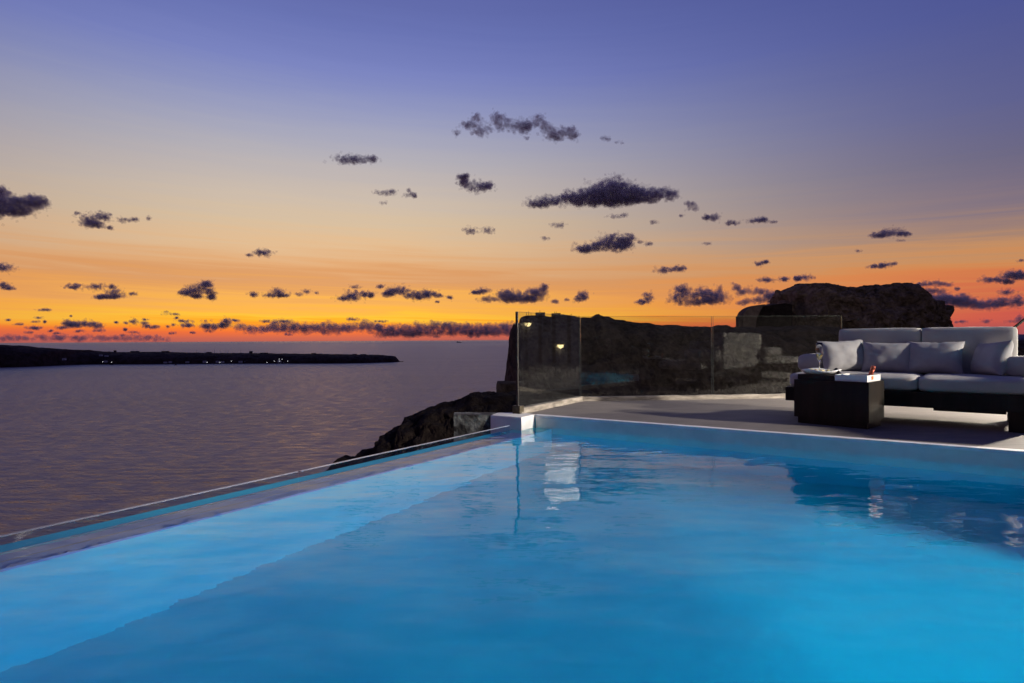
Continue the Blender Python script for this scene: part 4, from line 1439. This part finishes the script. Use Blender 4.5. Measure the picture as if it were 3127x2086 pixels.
def pillow_mesh(w, h, t, seed):
    n = 30
    V, F = [], []
    for side in (1, -1):
        for j in range(n + 1):
            for i in range(n + 1):
                u, v = 2 * i / n - 1, 2 * j / n - 1
                u, v = math.sin(u * math.pi / 2), math.sin(v * math.pi / 2)
                x = u * w / 2 * (1 - 0.085 * (1 - v * v))
                z = v * h / 2 * (1 - 0.10 * (1 - u * u))
                th = max(0.0, (1 - u ** 4) * (1 - v ** 4)) ** 0.55
                edge = max(abs(u), abs(v))
                y = t / 2 * th
                # creases running in from the seams
                r = math.hypot(u, v)
                ang = math.atan2(v, u)
                cr = mnoise.noise(Vector((ang * 5.0 + seed, r * 1.2, side))) * 0.5 + mnoise.noise(Vector((ang * 11 + seed, r * 2.0, side * 2))) * 0.3
                y += cr * 0.026 * edge ** 2 * th
                y += 0.008 * mnoise.noise(Vector((u * 2 + seed, v * 2, side * 3.0))) * th
                V.append(Vector((x, side * -y, z + 0.012 * cr * (edge > 0.9) * (v > 0))))
    m = (n + 1) ** 2
    for s in (0, 1):
        for j in range(n):
            for i in range(n):
                a = s * m + j * (n + 1) + i
                F.append((a, a + 1, a + n + 2, a + n + 1))
    me = mesh_from('pillow', V, F, True)
    bm = bmesh.new()
    bm.from_mesh(me)
    bmesh.ops.remove_doubles(bm, verts=bm.verts, dist=1e-5)
    bmesh.ops.recalc_face_normals(bm, faces=bm.faces)
    bm.to_mesh(me)
    bm.free()
    me.polygons.foreach_set('use_smooth', [True] * len(me.polygons))
    return me


def SL(s, d, z):
    r = Matrix.Rotation(SROT, 3, 'Z')
    return SO + r @ Vector((s, d, z))


for i, (s, d, zc, w, h, t, yaw, lean, rollr, label) in enumerate((
        (0.40, 0.545, 0.575, 0.44, 0.33, 0.15, 34, 20, -3, 'grey scatter pillow in the left corner of the sofa, lit on its upper side'),
        (0.765, 0.60, 0.562, 0.43, 0.31, 0.14, 3, 17, 1, 'grey scatter pillow left of the middle gap of the back cushions'),
        (1.135, 0.605, 0.566, 0.45, 0.32, 0.15, -4, 18, 0, 'grey scatter pillow right of the middle gap of the back cushions'),
        (1.545, 0.555, 0.562, 0.42, 0.31, 0.17, -62, 17, -4, 'grey scatter pillow turned edge-on beside the right arm of the sofa'))):
    o = link('scatter_pillow', pillow_mesh(w, h, t, i * 7.3), M['pillow'])
    o.matrix_world = Matrix.Translation(SL(s, d, zc)) @ Matrix.Rotation(SROT + R(yaw), 4, 'Z') @ Matrix.Rotation(R(-lean), 4, 'X') @ Matrix.Rotation(R(rollr), 4, 'Y')
    tag(o, label, 'pillow', 'scatter pillows on the sofa')

# a second sofa stands outside the frame on the right and shows as a reflection in the rear glass
make_sofa(Vector((5.95, 2.95, 0)), R(95), 'second light grey sofa, seen as a reflection in the right glass panel')
# ================================================================== LOW TABLE
TF = Vector((2.913, 4.948, 0))                 # front right corner at the floor
TDX = Vector((0.66, -0.75, 0)).normalized()    # left -> right along the front
TROT = math.atan2(TDX.y, TDX.x)
TL, TD = 0.605, 0.36
tb = empty('side_table', TF - TDX * TL, TROT)
tag(tb, 'dark wooden block table with sunken white tray in front of the sofa', 'table')
boxes('plinth', [(0.025, TL - 0.02, 0.02, TD - 0.02, 0.0, 0.055)], M['wood'], tb)
# body with a pit for the tray
bm = bmesh.new()
x0, x1, y0, y1, z0, z1 = 0.0, TL, 0.0, TD, 0.0555, 0.386
hx0, hx1, hy0, hy1, hz = 0.345, 0.575, 0.035, TD - 0.035, 0.12
v = lambda *p: bm.verts.new(p)
o4 = [v(x0, y0, z1), v(x1, y0, z1), v(x1, y1, z1), v(x0, y1, z1)]
h4 = [v(hx0, hy0, z1), v(hx1, hy0, z1), v(hx1, hy1, z1), v(hx0, hy1, z1)]
b4 = [v(x0, y0, z0), v(x1, y0, z0), v(x1, y1, z0), v(x0, y1, z0)]
p4 = [v(hx0, hy0, hz), v(hx1, hy0, hz), v(hx1, hy1, hz), v(hx0, hy1, hz)]
for i in range(4):
    j = (i + 1) % 4
    bm.faces.new((o4[i], o4[j], h4[j], h4[i]))
    bm.faces.new((o4[i], o4[j], b4[j], b4[i]))
    bm.faces.new((h4[i], h4[j], p4[j], p4[i]))
bm.faces.new(b4)
bm.faces.new(p4)
link('body', bm_mesh('body', bm), M['wood'], tb)
boxes('raised_top', [(0.022, 0.325, 0.02, TD - 0.02, 0.3865, 0.432)], M['wood'], tb, bevel=0.003)
# white tray (open box) sunk in the pit, its rim standing above the table top
tr = empty('ice_tray', tb.matrix_world @ Vector((0, 0, 0)))
tr.location = tb.location
tr.rotation_euler = tb.rotation_euler
tag(tr, 'white ice tray with orange tag let into the right half of the table', 'tray')
T0, T1, U0, U1 = 0.335, 0.585, 0.022, TD - 0.022
boxes('side_wall', [(T0, T1, U0, U0 + 0.010, 0.3865, 0.440), (T0, T1, U1 - 0.010, U1, 0.3865, 0.440), (T0, T0 + 0.010, U0 + 0.010, U1 - 0.010, 0.3865, 0.440), (T1 - 0.010, T1, U0 + 0.010, U1 - 0.010, 0.3865, 0.440)], M['traywhite'], tr)
boxes('liner', [(hx0 + 0.002, hx1 - 0.002, hy0 + 0.002, hy1 - 0.002, 0.122, 0.132)], M['traywhite'], tr)
boxes('tag', [(T1 + 0.0005, T1 + 0.0025, U0 + 0.10, U0 + 0.135, 0.402, 0.430)], M['orange'], tr)


def TLp(x, y, z):
    r = Matrix.Rotation(TROT, 3, 'Z')
    return tb.location + r @ Vector((x, y, z))


# bottles
def bottle(loc, tilt_axis_local, ang, label, foil, neckdark):
    root = empty('champagne_bottle', loc)
    q = Matrix.Rotation(TROT, 4, 'Z') @ Matrix.Rotation(ang, 4, tilt_axis_local)
    root.matrix_world = Matrix.Translation(loc) @ q
    tag(root, label, 'bottle')
    V, F = lathe([(0.030, 0.0), (0.041, 0.006), (0.042, 0.05), (0.042, 0.15), (0.038, 0.18), (0.028, 0.205), (0.019, 0.225)], 24)
    link('body', mesh_from('body', V, F, True), M['darkglass'], root)
    V, F = lathe([(0.0285, 0.2053), (0.0200, 0.2255), (0.0165, 0.262), (0.0158, 0.2755)], 24)
    link('foil', mesh_from('foil', V, F, True), foil, root)
    V, F = lathe([(0.0175, 0.2758), (0.0185, 0.279), (0.0180, 0.283), (0.0172, 0.2845)], 24)
    link('wire_collar', mesh_from('wire_collar', V, F, True), foil, root)
    V, F = lathe([(0.0165, 0.2848), (0.0182, 0.292), (0.0188, 0.303), (0.0165, 0.3105), (0.004, 0.3125)], 24)
    link('cork_cap', mesh_from('cork_cap', V, F, True), foil, root)


bottle(TLp(0.475, 0.150, 0.235), (0, 1, 0), R(-37), 'black foiled bottle leaning left in the white tray', M['blackfoil'], True)
bottle(TLp(0.478, 0.225, 0.215), (0, 1, 0), R(17), 'copper pink foiled bottle leaning right in the white tray', M['rosefoil'], False)

# plate with raised wavy rim
pc = TLp(0.165, 0.165, 0.4325)
pl = empty('serving_plate', pc, TROT)
tag(pl, 'white ceramic plate with wavy rim on the raised table top', 'plate')
prof = [(0.0, 0.004), (0.07, 0.004), (0.115, 0.016), (0.140, 0.034), (0.152, 0.040), (0.158, 0.036), (0.150, 0.024), (0.120, 0.004), (0.085, 0.0), (0.0, 0.0)]
V, F = [], []
seg = 48
for (r, z) in prof:
    for k in range(seg):
        t = 2 * math.pi * k / seg
        wob = 1 + 0.04 * math.sin(2 * t + 0.6) * (r > 0.1)
        zz_ = z * (1 + 0.22 * math.sin(3 * t + 1.2) * (r > 0.11) * (z > 0.01))
        V.append((r * wob * math.cos(t), r * wob * math.sin(t) * 0.92, zz_))
for i in range(len(prof) - 1):
    for k in range(seg):
        a, b = i * seg + k, i * seg + (k + 1) % seg
        F.append((a, b, b + seg, a + seg))
link('dish', mesh_from('dish', V, F, True), M['ceramic'], pl)
me_c = None
bm = bmesh.new()
add_box(bm, -0.016, 0.016, -0.011, 0.011, 0.0, 0.020, bevel=0.002)
me_cheese = bm_mesh('cheese_piece', bm)
bm = bmesh.new()
bmesh.ops.create_icosphere(bm, subdivisions=2, radius=0.011)
for vv in bm.verts:
    vv.co.x *= 1.25
me_grape = bm_mesh('green_grape', bm, True)
V, F = lathe([(0.004, 0.0), (0.02, 0.001), (0.022, 0.004), (0.02, 0.007), (0.004, 0.008)], 18)
me_lemon = mesh_from('lemon_slice', V, F, True)
for nm, me, mat, lst in (('cheese_piece', me_cheese, M['cheese'], ((0.02, -0.02, 0.2), (-0.055, 0.02, 1.1), (0.055, 0.01, 0.6))),
                         ('green_grape', me_grape, M['green'], ((0.0, 0.035, 0), (0.035, 0.04, 1), (0.08, -0.025, 2), (0.085, 0.02, 0.4), (-0.02, -0.05, 0.9))),
                         ('lemon_slice', me_lemon, M['yellow'], ((-0.07, -0.03, 0.3), (-0.035, -0.005, 1.2), (-0.085, 0.012, 2.0)))):
    for fi, (x, y, a) in enumerate(sorted(lst)):
        o = link(nm, me, mat)
        loc = Vector((x, y, 0.030 if nm == 'lemon_slice' else (0.0245 if nm == 'green_grape' else 0.019)))
        rt = Matrix.Rotation(TROT, 4, 'Z')
        o.matrix_world = Matrix.Translation(pc + (rt @ loc)) @ Matrix.Rotation(a, 4, 'Z') @ Matrix.Rotation(0.5 if nm == 'lemon_slice' else 0.1, 4, 'X')
        tag(o, {'cheese_piece': 'pale cheese piece on the white plate, %s from the left', 'green_grape': 'green grape on the white plate, %s from the left', 'lemon_slice': 'yellow lemon slice on the white plate, %s from the left'}[nm] % ordinal(fi), {'cheese_piece': 'cheese', 'green_grape': 'grape', 'lemon_slice': 'lemon'}[nm], {'cheese_piece': 'cheese pieces on the plate', 'green_grape': 'grapes on the plate', 'lemon_slice': 'lemon slices on the plate'}[nm])

# champagne flute
fc_ = P(2502, 1100, 5.335)
fl = empty('champagne_flute', (fc_.x, fc_.y, 0.4323))
tag(fl, 'tall champagne flute with pale wine standing behind the plate', 'wine glass')
outer = [(0.030, 0.0), (0.031, 0.002), (0.010, 0.006), (0.0042, 0.012), (0.0038, 0.10), (0.006, 0.112), (0.017, 0.135), (0.027, 0.165), (0.0305, 0.195), (0.029, 0.23), (0.0245, 0.278)]
inner = [(0.0237, 0.278), (0.0282, 0.23), (0.0297, 0.195), (0.0262, 0.166), (0.0160, 0.1375), (0.004, 0.122), (0.0005, 0.121)]
V, F = lathe(outer + inner, 32)
link('bowl_and_stem', mesh_from('bowl_and_stem', V, F, True), M['crystal'], fl)
V, F = lathe([(0.0006, 0.1215), (0.0038, 0.1225), (0.0158, 0.138), (0.0258, 0.1665), (0.0275, 0.177), (0.0005, 0.1771)], 32)
link('wine', mesh_from('wine', V, F, True), M['wine'], fl)

# terrace lamp beyond the right end of the sofa (out of frame; rims the cushions and lights the floor behind)
tl = empty('terrace_lamp', (7.4, 7.0, 0.0))
tag(tl, 'lit globe lamp on a post at the right rear of the terrace', 'lamp')
V, F = lathe([(0.10, 0.0), (0.10, 0.02), (0.03, 0.03), (0.02, 0.06), (0.018, 1.38), (0.05, 1.40), (0.05, 1.42)], 16)
link('post', mesh_from('post', V, F), M['metal'], tl)
V, F = lathe([(0.03, 1.421), (0.09, 1.45), (0.12, 1.53), (0.10, 1.61), (0.04, 1.655), (0.005, 1.66)], 20)
link('globe', mesh_from('globe', V, F, True), M['opal'], tl)
pl_ = bpy.data.lights.new('terrace_lamp_bulb', 'POINT')
pl_.energy = 2500.0
pl_.color = (1.0, 0.88, 0.72)
pl_.shadow_soft_size = 0.13
plo = bpy.data.objects.new('bulb', pl_)
COL.objects.link(plo)
plo.parent = tl
plo.location = (0, 0, 1.54)

# slanting pole at the right edge
V, F = tube((4.72, 7.0, 0.0), (6.55, 7.05, 1.42), 0.016, 0.014, 10)
o = link('slanting_pole', mesh_from('slanting_pole', V, F, True), M['blackpole'])
tag(o, 'thin dark pole slanting up beyond the right end of the sofa', 'pole')
